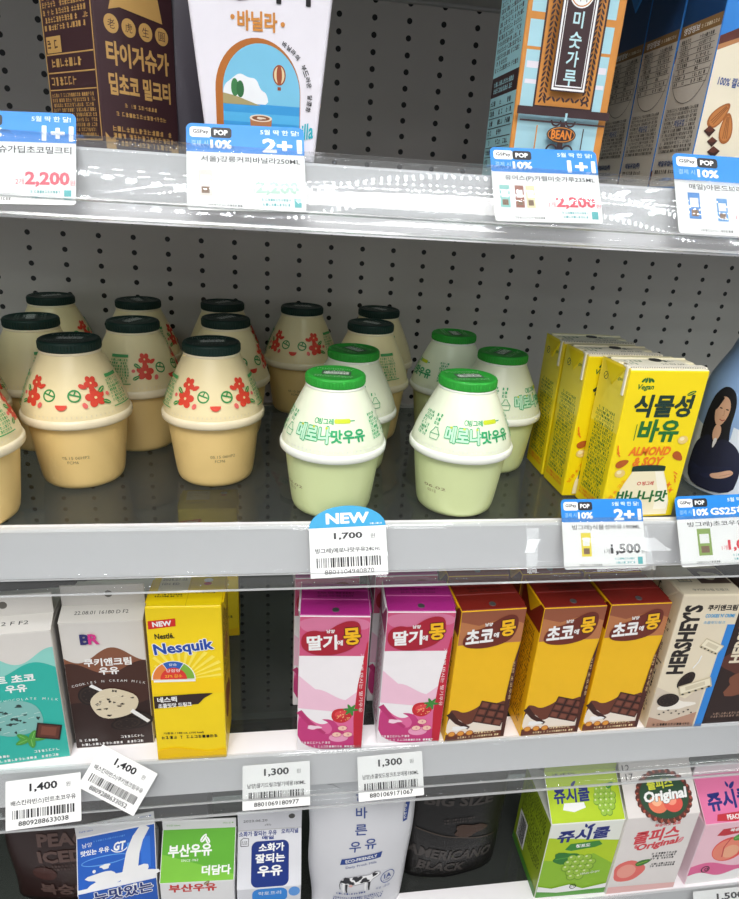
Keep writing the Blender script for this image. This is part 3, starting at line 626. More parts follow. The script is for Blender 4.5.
# ---- strawberry and chocolate milks (the cartoon figure of the photograph is left out)
def kidmilk(bl, yaw, straw, label):
    w, d, h = 47.5, 37, 119; A = Art()
    if straw:
        base, top, plate, plate2 = mat('#f3eef0', .4), mat('#b02a86', .4), mat('#a81b30'), mat('#d0577f'); sp = mat('#df6a9c'); sp2 = mat('#c43a7a')
        A.rect(.4, 86, w - .4, h - .8, plate2); A.sp([(.4, 118), (w - .4, 118), (w - .4, 107), (30, 110), (12, 104), (.4, 108)], mat('#d87a9d'))
        A.poly([(.4, 69)] + wavy(.4, w - .4, 52, 5, 2, 0)[6:18] + [(w - .4, 60), (w - .4, 34), (.4, 40)], mat('#f0c3d6'))
        A.sp([(.4, 42), (8, 30), (17, 24), (24, 27), (30, 33), (38, 38), (w - .4, 36), (w - .4, 1), (.4, 1)], sp)
        A.sp([(.4, 37), (12, 22), (22, 14), (26, 20), (22, 27), (16, 30), (26, 29), (31, 20), (38, 13), (w - .4, 16), (w - .4, 1), (.4, 1)], sp2)
        A.line([(1, 37), (9, 26), (20, 16)], lambda t: 4.4 - 2 * t, mat('#b8306c')); A.ell(30, 12, 7, 4, mat('#eaa0c0'))
        A.poly(blob(12, 22, 5, 1.8, 3), mat('#f5d8e4'))
        A.poly([(w - .4, h - 20), (w - 1.5, h - 22), (w - 6, 60), (w - 7.5, 30), (w - 6, 2), (w - .4, 2)], mat('#bf1e33')); A.text('가볍게 마시는 딸기우유', w - 3.6, 62, WHITE, w=52, h=2.6, rot=-88)
        strawberry(A, 32, 33, 7.6)
        for u, v in ((32.5, 21.5), (28.5, 15.5), (36.5, 15.5)): A.ell(u, v, 3.6, 2.6, mat('#f3c9b4')); A.ring(u, v, 3.6, .4, sp2, ry=2.6); A.fine(u - 2, v - 1, u + 2, v + 1, 1, sp2, 2)
        A.sp([(1.5, 93), (1.5, 103), (8, 108), (18, 106), (26, 113), (34, 116), (41, 114), (41.5, 100), (36, 92), (24, 87), (10, 87)], plate)
        word = '딸기'; 
    else:
        base, top, plate, plate2 = mat('#f0bb14', .38), mat('#7e1f18', .4), mat('#6d2a1c'), mat('#b8764a'); 
        A.rect(.4, 90, w - .4, h - .8, plate2); A.poly([(.4, 118.2), (w - .4, 118.2), (w - .4, 106), (32, 112), (14, 106), (.4, 110)], mat('#96553a'))
        A.sp([(.4, 31), (6, 31), (12, 27), (20, 30), (26, 35), (34, 33), (w - .4, 38), (w - .4, 1), (.4, 1)], mat('#6a3624'))
        A.sp([(.4, 26), (10, 21), (16, 14), (24, 20), (30, 24), (w - .4, 18), (w - .4, 1), (.4, 1)], mat('#efe3d4'))
        A.line([(1, 28), (8, 19), (18, 12)], lambda t: 5 - 2 * t, mat('#3c1a12')); choc(A, 20, 18, 23, 20, 5, 3, 3); A.rect(.4, 1, w - .4, 7.5, mat('#6a3624'))
        A.poly(blob(10, 13, 6, 2, 3), WHITE)
        for k, u in enumerate((5, 12, 19)): A.ell(u, 7.6, 2.9, 2.5, mat('#e29a3e')); A.ring(u, 7.6, 2.9, .5, mat('#a85a20'), ry=2.5)
        A.poly([(w - .4, 90), (w - 3, 70), (w - 4.5, 40), (w - 3, 1), (w - .4, 1)], mat('#4a2016')); A.text('진한 초코우유', w - 2, 55, mat('#e8c48a'), w=36, h=1.8, rot=-88)
        A.sp([(4, 88), (3.5, 97), (9, 102), (18, 104), (26, 110), (36, 115), (43, 112), (42.5, 98), (36, 90), (20, 86)], plate)
        word = '초코'
    A.text(word, 15.5, 97.5, WHITE, h=11.5, w=19.5, bold=.06, rot=3); A.text('에', 27.6, 97.5, WHITE, h=4.2, bold=.05); A.text('남양', 21, 107, WHITE, h=2.8, bold=.04)
    A.text('몽', 35.5, 103, mat('#f6bd1a'), h=13, w=10.5, bold=.07, rot=6, out=mat('#5a1010') if straw else mat('#4a1a10'), outw=.05)
    if straw: A.fine(3, 6.6, 26, 9.4, 1, WHITE, 5); A.fine(3, 3, 43, 5.6, 1, WHITE, 6)
    else: A.fine(23, 5.8, 42, 9, 1, mat('#f3dcae'), 5); A.fine(10, 2.6, 43, 5, 1, mat('#f3dcae'), 6)
    Lf = Art(); Lf.fine(6, 8, 31, 94, 30, mat('#c2447e') if straw else mat('#8a5a10'), 4); Lf.rect(.5, 97, 36.5, 118, mat('#b8447a') if straw else mat('#7e1f18'))
    if not straw: Lf.text('초코에몽', 29, 55, mat('#a8701a'), w=70, h=3.5, rot=90)
    T = Art(); T.text('2023.06.20 남양', 24, 20.5, BLACK, h=2.2, w=25, rot=180); T.text('1032.06.20 WS', 24, 24.2, BLACK, h=2.2, w=25, rot=180)
    return slim('strawberry_milk_carton' if straw else 'chocolate_milk_carton', bl, yaw, w, d, h, base, label, 'drink carton', 'strawberry milk cartons' if straw else 'chocolate milk cartons', A, Lf, None, T, top, (24, 6, FOIL))
def row(src, bl, yaw, w, d, label):
    yw = math.radians(yaw); x, y = seat(bl, w, d, yw); return again(src, (x, y, bl[2]), yw, label)
s1 = kidmilk((-35.0, -279.5, FLOOR3), -4, True, 'pink topped strawberry milk carton in front, left of the two')
row(s1, (24.0, -278.5, FLOOR3), -3, 47.5, 37, 'pink topped strawberry milk carton in front, right of the two, beside the brown cartons')
c1 = kidmilk((75.2, -281, FLOOR3), 2, False, 'yellow and brown chocolate milk carton in front, leftmost of three')
row(c1, (135.0, -280.5, FLOOR3), 1, 47.5, 37, 'yellow and brown chocolate milk carton in front, middle of three')
row(c1, (185.6, -279.3, FLOOR3), .5, 47.5, 37, 'yellow and brown chocolate milk carton in front, rightmost of three, beside the cream box')
row(s1, (-37.0, -236, FLOOR3), -1, 47.5, 37, 'second row strawberry milk carton behind the left pink one')
row(s1, (22.0, -236, FLOOR3), 0, 47.5, 37, 'second row strawberry milk carton behind the right pink one')
for x, lb in ((76.5, 'leftmost'), (134.5, 'middle'), (185.0, 'rightmost')):
    row(c1, (x, -238.5, FLOOR3), 0, 47.5, 37, 'second row chocolate milk carton behind the %s yellow and brown one' % lb)
# ---- cream coloured cookie drink
def hershey(bl, yaw, label, brown=False):
    w, d, h = 47.5, 38, 126; base = mat('#e6dac0', .42) if not brown else mat('#2a1712', .4); A = Art(); DK = mat('#231d1b')
    if not brown:
        A.poly([(.4, 42), (12, 36), (26, 30), (w - 8, 44), (w - 8, 1), (.4, 1)], mat('#d6c8b4')); A.poly([(.4, 12), (16, 7), (w - 8, 16), (w - 8, 1), (.4, 1)], mat('#b98f78')); A.poly(blob(18, 24, 15, 5, 4), mat('#f2ece0'))
        A.rect(w - 6.5, .6, w - .4, 100, mat('#2f86d8')); A.text("HERSHEY'S", 10.5, 86, DK, w=62, h=13, bold=.05, rot=90)
        A.text('쿠키앤크림', 33, 115, DK, h=5.0, w=23, bold=.04); A.text("COOKIES 'N' CREME", 33, 108, mat('#3aa0d8'), h=3.0, w=23, bold=.03); A.text('초콜릿드링크', 30, 102, mat('#3aa0d8'), h=2.6, w=17)
        def bar(u, v, L, H, r):
            q = lambda x, y: (u + x * math.cos(r) - y * math.sin(r), v + x * math.sin(r) + y * math.cos(r))
            A.poly([q(-L, -H), q(L, -H), q(L, H), q(-L, H)], mat('#c9bc9c')); A.poly([q(-L * .92, -H * .6), q(L * .92, -H * .6), q(L * .92, H * .8), q(-L * .92, H * .8)], mat('#efe6cc')); A.poly([q(-L * .6, -H * .3), q(L * .6, -H * .3), q(L * .6, H * .5), q(-L * .6, H * .5)], mat('#d8cdb0'))
            for k in range(5): A.ell(*q(-L + 2 * L * (k + .5) / 5, -H * .85), L * .09, H * .16, DK, n=8)
        bar(34, 80, 9, 4.6, -.45); cookie(A, 22, 48, 5.5, 9, -28); bar(31, 42, 13, 5, .35); cookie(A, 12, 29, 9, 6.6)
        for k in range(9): A.ell(8 + 3.3 * k, 15 + (k * 7 % 5), .9, .7, DK, n=7)
        A.line([(24, 60), (27, 66), (28, 72)], 1.0, WHITE); A.fine(5, 3, w - 10, 6, 1, DK, 3)
    else:
        A.poly(blob(22, 66, 20, 18, 5), mat('#5a2f22')); A.poly(blob(26, 40, 17, 12, 7), mat('#7d4a34')); A.line([(4, 96), (20, 82), (40, 88)], 3, mat('#6b3a2a')); A.fine(6, 6, 40, 12, 2, mat('#a58a78'), 4); A.text("HERSHEY'S", 10, 90, mat('#e6dac0'), w=56, h=9, bold=.05, rot=90)
    Lf = Art()
    if not brown: Lf.rect(8, 104, 20, 119, DK); Lf.rect(9, 105, 19, 118, base); Lf.text('맛', 14, 111.5, DK, h=7); Lf.fine(5, 12, 33, 60, 16, DK, 4); Lf.rect(3, 62, 35, 63, DK); Lf.fine(5, 64, 33, 100, 10, DK, 5)
    else: Lf.fine(5, 12, 33, 110, 26, mat('#a58a78'), 4)
    T = Art()
    if not brown: T.text('쿠키앤크림 드링크', 24, 6, DK, h=2.8, w=28); T.rect(22, 14, 46, 34, mat('#57423a')); T.poly(blob(34, 24, 8, 5, 3), mat('#d9cfb4')); T.rect(6, 16, 16, 22, DK); T.rect(6.5, 16.5, 15.5, 21.5, base); T.text('용량', 11, 19, DK, h=3)
    return slim('cookie_drink_carton' if not brown else 'chocolate_drink_carton', bl, yaw, w, d, h, base, label, 'drink carton', None, A, Lf, None, T, base, None, seam=False)
hershey((239.0, -280.6, FLOOR3), -2, 'cream coloured drink box with vertical black lettering and a blue stripe')
hershey((239.0, -240, FLOOR3), 0, 'second cream drink box standing right behind the front cream one')
hershey((288.5, -280.0, FLOOR3), 0, 'dark brown chocolate drink box cut off by the right edge', True)
# ---- shelf two, right: almond and soy drinks, blue bottle
FLOOR2 = Z2 + .1
SY, SG, SGD, SO = mat('#f2d80c', .4), mat('#1e6b2e', .45), mat('#17352a', .45), mat('#ea7a1c', .45)
def soy(bl, yaw, label, src=None):
    w, d, h = 55, 33, 102
    if src: return row(src, bl, yaw, w, d, label)
    A = Art(); m2 = mat('#f7e24a', .4)
    A.text('Vegan', 11.5, 91, SG, h=4.2, w=10.5, bold=.03, shear=.2); [leaf(A, 9.5 + 1.8 * k, 95.8, 3.6, 1.5, 50 + 28 * k, SG, SG) for k in range(4)]
    A.text('식물성', 26, 79, SGD, h=14, w=37, bold=.06, shear=.05); leaf(A, 42.5, 87.6, 6, 2.4, 25, SG, SY)
    A.text('바유', 27, 62.5, SG, h=14.5, w=26, bold=.065, shear=.05); A.line([(11.6, 56), (11.6, 67)], .5, SG)
    A.text('ALMOND', 24.5, 48.5, SO, h=5.6, w=27, bold=.05, shear=.18); A.text('& SOY', 24.5, 41.2, SO, h=5.8, w=19, bold=.05, shear=.18)
    for u, v, r in ((7.5, 40, 25), (44, 44.5, -40)): A.poly([(u + 4.4 * math.cos(math.radians(a)) * math.cos(math.radians(r)) - 2.5 * (1 - .3 * math.cos(math.radians(a))) * math.sin(math.radians(a)) * math.sin(math.radians(r)), v + 4.4 * math.cos(math.radians(a)) * math.sin(math.radians(r)) + 2.5 * (1 - .3 * math.cos(math.radians(a))) * math.sin(math.radians(a)) * math.cos(math.radians(r))) for a in range(0, 360, 20)], mat('#b0561c'))
    for u, v in ((7.5, 33), (44.5, 56)): A.ell(u, v, 3.4, 2.9, mat('#e5c878')); A.ell(u - .7, v + .8, 1.6, 1.3, mat('#f2e2b0'))
    for a0 in (0, 1, 2): A.line([(5 - a0, 45 + 2 * a0), (2.6 - a0 * .2, 48 + 2.4 * a0)], .8, SO); A.line([(44 + a0, 33.5 - 2.6 * a0), (47, 31.5 - 3 * a0)], .7, SO)
    for u, v in ((45, 20), (42.8, 24)): A.poly([(u, v + 2.6), (u + .6, v + .6), (u + 2.2, v), (u + .6, v - .6), (u, v - 2.6), (u - .6, v - .6), (u - 2.2, v), (u - .6, v + .6)], SO)
    cr = mat('#f0e6c2', .4)
    A.poly([(16, 35), (36.5, 35), (41, 25), (45.4, 12), (46, 6), (46, 2), (6.5, 2), (6.5, 6), (7, 12), (11.5, 25)], cr); A.poly([(31, 34), (36, 34), (40.5, 25), (44.8, 12), (44.8, 6), (36, 6), (36, 20)], mat('#f7f1dc', .4))
    A.rect(15, 34.2, 37.5, 37.4, SGD); A.ell(26.2, 37.4, 11.2, 1.3, SGD)
    A.text('빙그레', 28, 25.5, mat('#c83a30'), h=2.8, w=7.6, bold=.03); A.ring(22, 25.5, 1.3, .5, mat('#c83a30')); A.text('바나나맛', 26, 16, SG, h=8.2, w=34, bold=.06, rot=-1)
    A.text('달콤 & 고소', 6.8, 20, SO, h=2.2, w=20, rot=62)
    for i, it in enumerate(A.I): A.I[i] = ([(u * 55 / 51, v) for u, v in it[0]],) + it[1:]
    L = Art(); L.rect(.5, 60, d - .5, 103, m2); L.fine(5, 12, 30, 72, 24, SG, 2); L.ring(8, 92, 2.6, .5, SGD); L.line([(6.4, 90.4), (9.6, 93.6)], .5, SGD); L.text('Vegan', 22, 94, SG, h=3, w=10); L.fine(4, 6, 30, 11, 2, SO, 3)
    T = Art(); T.rect(4, 6, 47, 24, mat('#e9e4cf')); T.fine(6, 9, 20, 20, 3, SG, 3); T.text('25.07.09', 36, 11, BLACK, h=3, w=16); T.fine(28, 16, 45, 21, 1, SGD, 4); T.rect(2, 25, 49, 31, mat('#e8dfae'))
    t = slim('almond_soy_drink_carton', bl, yaw, w, d, h, SY, label, 'drink carton', 'yellow almond drink cartons', A, L, None, T, mat('#eee6c6', .4), None)
    p = Part(); g = mat('#ece6d4', .5); gg = mat('#8f8c84', .5)                    # pale strip across the top edge, folded down over the side
    p.box((-w / 2 - .6, -d / 2 + 1.6, h + .3), (w / 2 - 1, -d / 2 + 7.5, h + 1.7), g, .3, 1); p.box((-w / 2 - 1.1, -d / 2 + 2, h - 17), (-w / 2 - .1, -d / 2 + 4.4, h + 1.2), g, .3, 1)
    for i in range(44): p.box((-w / 2 + .5 + i * 1.2, -d / 2 + 1.5, h + 1.0), (-w / 2 + 1.0 + i * 1.2, -d / 2 + 2.2, h + 1.75), gg)
    p.build('straw_sleeve', t)
    e = Part(); e.lathe([(4, 0), (3.9, .5), (.2, .5)], mat('#2a2c2a'), 18, False); o = e.build('sealed_hole', t); o.location = (2 * MM, 4 * MM, (h + 1.3) * MM)
    return t
sy = soy((162.5, -276.5, FLOOR2), 3, 'front yellow almond and soy drink carton, directly above the 1,500 price tag')
soy((151.5, -242.5, FLOOR2), 1, 'middle yellow almond drink carton of the row of three, its side in green print', sy)
soy((150.5, -206.5, FLOOR2), -1, 'rearmost yellow almond drink carton of the row of three, barcode on its side', sy)
def blue_bottle(loc, yaw, label):
    t = thing('blue_drink_bottle', loc, yaw, label, 'drink bottle')
    sleeve, pale = mat('#8fb0dc', .35), mat('#dfe8f2', .35); DK = mat('#15161f', .5); SK = mat('#d9ac8e', .5); SU = mat('#1d2138', .5)
    P = [(28, 0), (31, 1.5), (32, 5), (32, 62), (31.4, 74), (29.2, 84), (25, 94), (20.5, 104), (18.2, 112), (17.5, 120)]
    def R(v):
        for (r0, z0), (r1, z1) in zip(P, P[1:]):
            if z0 <= v <= z1: return r0 + (r1 - r0) * (v - z0) / (z1 - z0)
        return P[-1][0]
    def f(u, v, off): a = -math.pi / 2 + u / 32; r = R(v) + off; return (r * math.cos(a), r * math.sin(a), v)
    p = Part(); p.lathe(P, sleeve, 72, cap1=False); A = Art()
    A.poly([(-50, 2), (50, 2), (50, 50), (20, 47), (0, 42), (-20, 46), (-50, 52)], pale)
    A.poly([(-16, 44), (0, 40), (30, 44), (30, 56), (10, 54), (-4, 52), (-16, 55)], pale)
    A.text('L-테아닌', 6, 51, DK, h=5, w=20, bold=.03); A.text('250 mg 함유', 6, 45, mat('#4a5a80'), h=3.6, w=22)
    A.text('숨', 12, 69, mat('#20304e'), h=19, w=17, bold=.05); A.text('편안한 밤, 숨', 4, 91, mat('#20304e'), h=4, w=24)
    # the printed picture: a person with long dark hair and a dark suit, arms folded
    A.sp([(-36, 72), (-32, 80), (-26, 82), (-20, 78), (-17.5, 68), (-18, 54), (-16, 42), (-14, 30), (-36, 28), (-39, 44), (-38, 60)], DK)
    A.sp([(-31.5, 70), (-28, 75), (-23.5, 74), (-21, 68), (-21.6, 60), (-24.5, 53.5), (-28, 53), (-31, 59)], SK); A.sp([(-33, 76), (-26, 79), (-28, 70), (-31.4, 62), (-33, 66)], DK)
    A.line([(-26.5, 58), (-24.4, 57.4), (-22.8, 58.6)], .7, mat('#a84a48')); A.ell(-27.6, 66, 1.1, .45, DK); A.ell(-23, 66, 1.0, .45, DK); A.line([(-24.8, 65), (-24.2, 61.4), (-25.2, 61.2)], .35, mat('#b98368'))
    A.sp([(-28, 54), (-23.6, 54), (-22.6, 46), (-26, 40), (-29, 46)], SK)
    A.sp([(-43, 4), (-43, 32), (-36, 42), (-29, 46), (-26, 34), (-22.4, 46), (-12, 43), (-6, 34), (-4, 20), (-6, 4)], SU); A.sp([(-27, 44), (-26, 34), (-23.4, 44)], mat('#e6e4e4'))
    A.line([(-40, 18), (-26, 15), (-14, 20)], 5, mat('#242945')); A.line([(-38, 12), (-24, 20), (-10, 24)], 5, mat('#20253e'))
    A.sp([(-23, 17), (-17, 20), (-11, 24), (-8.4, 23), (-8.2, 21), (-10.6, 18.4), (-15, 15.6), (-21, 14.2)], SK)
    for k in range(3): A.line([(-16 + 2 * k, 17.4 + 1.2 * k), (-11.4 + 1.2 * k, 20 + .9 * k)], .3, mat('#b08468'))
    A.put(p, f, .07, .02, 2.2); p.build('bottle_body', t)
    q = Part(); q.lathe([(17.2, 120), (18.6, 121), (18.8, 134), (17.8, 136), (.5, 136)], mat('#e8edf2', .35), 48); q.build('screw_cap', t)
    return t
blue_bottle((292, -226, FLOOR2), math.radians(-21), 'light blue drink bottle with a printed person, cut by the right edge')
# ---- top shelf
FLOOR1 = Z1 + .1
def tiger():
    w, d, h = 45, 45, 122; B_, G_ = mat('#3a2024', .45), mat('#c39a58', .45); A = Art()
    A.text('타이거슈가', 23, 42.5, G_, h=9.5, w=35, bold=.04); A.text('딥초코 밀크티', 23, 29.5, G_, h=9.0, w=35, bold=.035)
    for k, ch in enumerate('老虎生圓'): A.ell(9 + 9.4 * k, 54.5, 3.9, 3.9, G_); A.text(ch, 9 + 9.4 * k, 54.5, B_, h=4, w=3.8)
    A.poly([(8, 60), (14, 62), (38, 60), (35, 74), (30, 84), (16, 84), (12, 72)], G_)
    for k in range(5): A.poly([(15 + 4.4 * k, 84), (17 + 4.4 * k, 72), (18.4 + 4.4 * k, 84)], B_)
    A.fine(11, 19.6, 35, 22, 1, G_, 2); A.fine(8, 15.4, 38, 18, 1, G_, 3); A.fine(4, 2, 42, 11.6, 3, G_, 4); A.poly([(1, .6), (1, 8), (4, 5), (6.4, 7), (6.4, .6)], G_); A.poly([(44, .6), (44, 6), (41, 3), (39.4, 5), (39.4, .6)], G_)
    L = Art(); L.rect(.8, 4, 44, 118, G_); L.rect(1.6, 4.8, 43.2, 117, B_); L.fine(3, 52, 42, 112, 19, G_, 2); L.rect(3, 43, 16, 50, G_); L.fine(4, 44, 15, 49, 1, B_, 3)
    for v in (42, 34): L.rect(2, v, 43, v + .6, G_)
    L.rect(2, 26.5, 43, 27, G_); L.fine(4, 36, 34, 41, 1, G_, 4); L.fine(4, 28, 30, 33, 1, G_, 5); L.fine(3, 5.5, 42, 25.5, 9, G_, 6)
    return slim('milk_tea_carton', (-134.5, -266, FLOOR1), 46, w, d, h, B_, 'dark brown milk tea carton with gold lettering, top left', 'drink carton', None, A, L, None, None, seam=True)
tiger()
def coffee():
    t = thing('coffee_drink_carton', (-57.5, -246, FLOOR1), math.radians(-3), 'white vanilla coffee carton with an arched seaside picture, on the top shelf', 'drink carton')
    w0, w1, d0, d1, h = 53, 72, 40, 54, 96; W_ = mat('#eeeaf0', .4); OR = mat('#d08a3c'); p = Part()
    def wd(v): return (w0 + (w1 - w0) * v / h) / 2
    def dp(v): return (d0 + (d1 - d0) * v / h) / 2
    p.hull([(-w0 / 2, -d0 / 2, 0), (w0 / 2, -d0 / 2, 0), (w0 / 2, d0 / 2, 0), (-w0 / 2, d0 / 2, 0), (-w1 / 2, -d1 / 2, h), (w1 / 2, -d1 / 2, h), (w1 / 2, d1 / 2, h), (-w1 / 2, d1 / 2, h)],
           [(0, 3, 2, 1), (4, 5, 6, 7), (0, 1, 5, 4), (1, 2, 6, 5), (2, 3, 7, 6), (3, 0, 4, 7)], W_, 1.6, 3)
    A = Art(); sky, sea, sand, CL = mat('#7cc4e2'), mat('#3a9bd8'), mat('#d3aa72'), mat('#f0f2f4')
    def arch(r, dx, b): return [(dx - r, b)] + [(dx + r * math.cos(a), 30 + 1.1 * r * math.sin(a)) for a in [math.pi - math.pi * i / 24 for i in range(25)]] + [(dx + r, b)]
    A.poly(arch(20.5, -1.2, 6), mat('#b56a28')); A.poly(arch(18.6, .4, 6), sky)
    A.sp([(-18, 32), (-14, 35), (-10, 38), (-6, 36), (-2, 36), (0, 31), (3, 30), (4, 24), (-18, 24)], CL); A.rect(-18.2, 10, 19, 25, sea); A.rect(-18.2, 17, 19, 21, mat('#55b4e4')); A.poly([(-18.2, 24.4), (-18.2, 29), (-12, 28), (-4, 25.6), (0, 24.4)], mat('#a89a6a')); A.rect(-18.2, 6, 19, 12.4, sand)
    A.ell(-12.4, 31.6, 1.8, 3.8, mat('#3c7d48')); A.ell(-9.8, 31, 1.8, 3.6, mat('#2d6a3c'))
    A.ell(9, 38, 3.1, 4.3, mat('#e8d2a4')); A.ell(9, 38, 1.3, 4.3, mat('#9a4a2a')); A.ring(9, 38, 3.1, .6, mat('#9a4a2a'), ry=4.3); A.rect(8.2, 31.6, 9.8, 33, mat('#9a4a2a'))
    A.poly([(-5.4, 19), (5.4, 19), (4.2, 6), (-4.2, 6)], mat('#b87a4c')); A.ell(0, 19, 5.5, 1.6, mat('#efe0c8')); A.ell(0, 19, 4.4, 1.1, mat('#8f5632')); A.poly(blob(0, 19, 2.2, .5, 3), mat('#efe0c8')); A.poly([(-4.9, 14), (4.9, 14), (4.3, 7), (-4.3, 7)], mat('#a4623a'))
    A.poly([(8, 7), (10, 11), (12, 8), (11, 6)], DKBR); A.poly([(11, 7), (14, 9.6), (15, 7)], DKBR)
    A.text('바닐라', -1.2, 59, OR, h=7.4, w=18, bold=.05); A.ell(-12.6, 60, 1, 1, OR); A.ell(10.6, 58.6, 1, 1, OR); A.text('강릉커피', -3, 74, BLACK, h=14, w=52, bold=.06)
    A.text('Vanilla', 18.6, 13.5, mat('#2fb2c0'), h=6.6, w=15, bold=.02, rot=14, shear=.3); A.arc('바닐라의 부드러운 달콤함', .4, 30, 23.5, 62, -14, BLACK, 2.2, .02)
    f = lambda u, v, o: (u, -dp(v) - o, v)
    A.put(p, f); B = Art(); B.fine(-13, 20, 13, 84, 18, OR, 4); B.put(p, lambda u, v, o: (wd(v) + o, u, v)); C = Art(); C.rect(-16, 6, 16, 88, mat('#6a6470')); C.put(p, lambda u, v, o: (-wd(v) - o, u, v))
    p.build('carton_body', t); q = Part(); q.box((-w1 / 2 + 2, -d1 / 2 + 2, h - 1), (w1 / 2 - 2, d1 / 2 - 2, h + 2.5), mat('#d8d8dc', .35), 1.2); q.build('top_lid', t)
coffee()
def pouch(name, loc, yaw, w, h, th, mt, label, cat, art=None, taper=.94, group=None, seal=None, crown=0.0):
    t = thing(name, loc, yaw, label, cat, group); p = Part(); nu, nv = 22, 28; vs = []; fs = []
    def S(u, v, side):                                # u, v in 0..1
        k = 1 - (1 - taper) * (1 - v); ww = w * k * (1 - .015 * math.sin(9 * v + 1)); prof = (math.sin(math.pi * min(1, .16 + .84 * (1 - v) ** .9) if v > 0 else 0.5 * math.pi) if False else max(0.02, (1 - v ** 2.2))) * (.75 + .25 * min(1, v * 4))
        y = side * (th / 2 * prof * max(0.0, 1 - (2 * u - 1) ** 2) ** .6 + .4 + .35 * math.sin(17 * u + 6 * v) * (1 - abs(2 * u - 1)))
        return ((u - .5) * ww + .5 * math.sin(13 * v), -y, v * h + crown * math.sin(math.pi * u))
    for side in (1, -1):
        k = len(vs)
        for j in range(nv + 1):
            for i in range(nu + 1): vs.append(S(i / nu, j / nv, side))
        for j in range(nv):
            for i in range(nu):
                q = (k + j * (nu + 1) + i, k + j * (nu + 1) + i + 1, k + (j + 1) * (nu + 1) + i + 1, k + (j + 1) * (nu + 1) + i); fs.append(q if side > 0 else q[::-1])
    n1 = (nu + 1) * (nv + 1)
    ring_ = [i for i in range(nu + 1)] + [j * (nu + 1) + nu for j in range(1, nv + 1)] + [nv * (nu + 1) + i for i in range(nu - 1, -1, -1)] + [j * (nu + 1) for j in range(nv - 1, 0, -1)]
    for a, b in zip(ring_, ring_[1:] + ring_[:1]): fs.append((b, a, n1 + a, n1 + b))
    p.faces(vs, fs, mt, True)
    if art:
        def f(u, v, off):
            x = S(u / w, v / h, 1); e = .01
            return (x[0], x[1] - off - .25, x[2])
        art.put(p, f, .1, .02, 2.5)
    p.build('pouch_body', t)
    if seal:
        q = Part(); 
        for k in range(5): q.box((-w / 2 + 1, -.9, h - 9 + 1.7 * k), (w / 2 - 1, .9, h - 8.2 + 1.7 * k), seal, .2, 1)
        q.build('top_seal', t)
    return t
pouch('drink_pouch', (-97.0, -222, FLOOR1), .15, 46, 120, 22, mat('#4a464e', .25), 'dark grey drink pouch standing between the brown carton and the white coffee carton', 'drink pouch', None, 1.0, None, mat('#3a3740', .3))
def grainbox():
    w, d, h = 52, 42, 120; OR, BL, DB = mat('#cf8a3e', .42), mat('#a9d4de', .42), mat('#3a2527', .45); A = Art(); LB = mat('#e8e2ea', .45)
    A.rect(2.4, 2, w - 4.4, h - 2, BL)
    for v in (94, 73): A.rect(.4, v, w - .4, v + 3.2, OR)
    A.rect(.4, 60, w - .4, 61.4, OR)
    for v, a in ((52, 3), (45, 2)): A.rect(3.4, v, 12, v + a, LB); A.rect(w - 13, v, w - 5, v + a, LB)
    A.rect(9.6, 34.6, 42.6, h - 1, DB); A.rect(10.6, 35.6, 41.6, h - 1, OR); 
    for k in range(34):
        v = 38 + 2.4 * k
        for u in (14.2, 38): leaf(A, u - 1.1, v, 3, 1.0, 55, DB, DB); leaf(A, u + 1.1, v, 3, 1.0, 125, DB, DB)
    for k in range(10): leaf(A, 14 + 2.6 * k, 38.6, 3, 1.1, 40 if k % 2 else 130, DB, DB)
    A.rect(16.6, 42.2, 35.8, h - 1, DB); A.rect(17.2, 42.8, 35.2, h - 1, WHITE); A.rect(18.2, 43.8, 34.2, h - 1, DB); A.rect(18.8, 44.4, 33.6, h - 1, WHITE); A.rect(19.2, 45, 33.2, h - 1, DB)
    for ch, v in (('미', 74), ('숫', 65.2), ('가', 57), ('루', 48.6)): A.text(ch, 26.2, v, mat('#bfe3e6'), h=6.8, bold=.02)
    A.ell(26.2, 85.5, 6.6, 6.8, WHITE); A.ring(26.2, 85.5, 6, .5, OR, ry=6.2); A.text('마실', 26.2, 87.8, DB, h=3.4, w=5.6); A.text('곡식', 26.2, 83.2, DB, h=3.4, w=5.6)
    A.rect(.4, 30.6, w - .4, 34.4, DB); A.rect(2.4, 27.6, w - 2, 28.4, DB); A.rect(25, 2, 28, 28, DB); A.rect(27, 29, 28.2, 32.6, BL)
    for s in (-1, 1): A.ring(26.4 + s * 4, 29, 3, .9, DB, 180 if s < 0 else 180, 360); A.ring(26.4 + s * 4.4, 14.5, 3.4, .9, DB, 0, 200 if s > 0 else 180)
    A.ell(26.4, 22.4, 8.2, 4.0, DB); A.ring(26.4, 22.4, 7.6, .4, OR, ry=3.5); A.text('BEAN', 26.4, 22.4, mat('#e0862e'), h=4, w=11, bold=.03)
    A.rect(12, 2, 12.7, 26, OR); A.rect(38, 2, 38.6, 26, DB)
    L = Art(); L.rect(.6, 1, 41.4, 119, mat('#9ccdd2', .42)); L.fine(3, 54, 39, 116, 20, DB, 3); L.rect(.6, 42, 41.4, 52, DB); L.fine(3, 43.4, 36, 50, 2, mat('#9ccdd2'), 4)
    for k in range(7): L.rect(2, 6 + 5 * k, 40, 6.4 + 5 * k, DB); L.fine(3, 7 + 5 * k, 12, 10.4 + 5 * k, 1, DB, k); L.fine(18, 7 + 5 * k, 26, 10.4 + 5 * k, 1, DB, k + 9); L.fine(30, 7 + 5 * k, 38, 10.4 + 5 * k, 1, DB, k + 19)
    return slim('grain_drink_carton', (71.5, -266, FLOOR1), 1, w, d, h, OR, 'pale blue and brown grain drink carton with a framed vertical title, top shelf', 'drink carton', None, A, L, None, None)
grainbox()
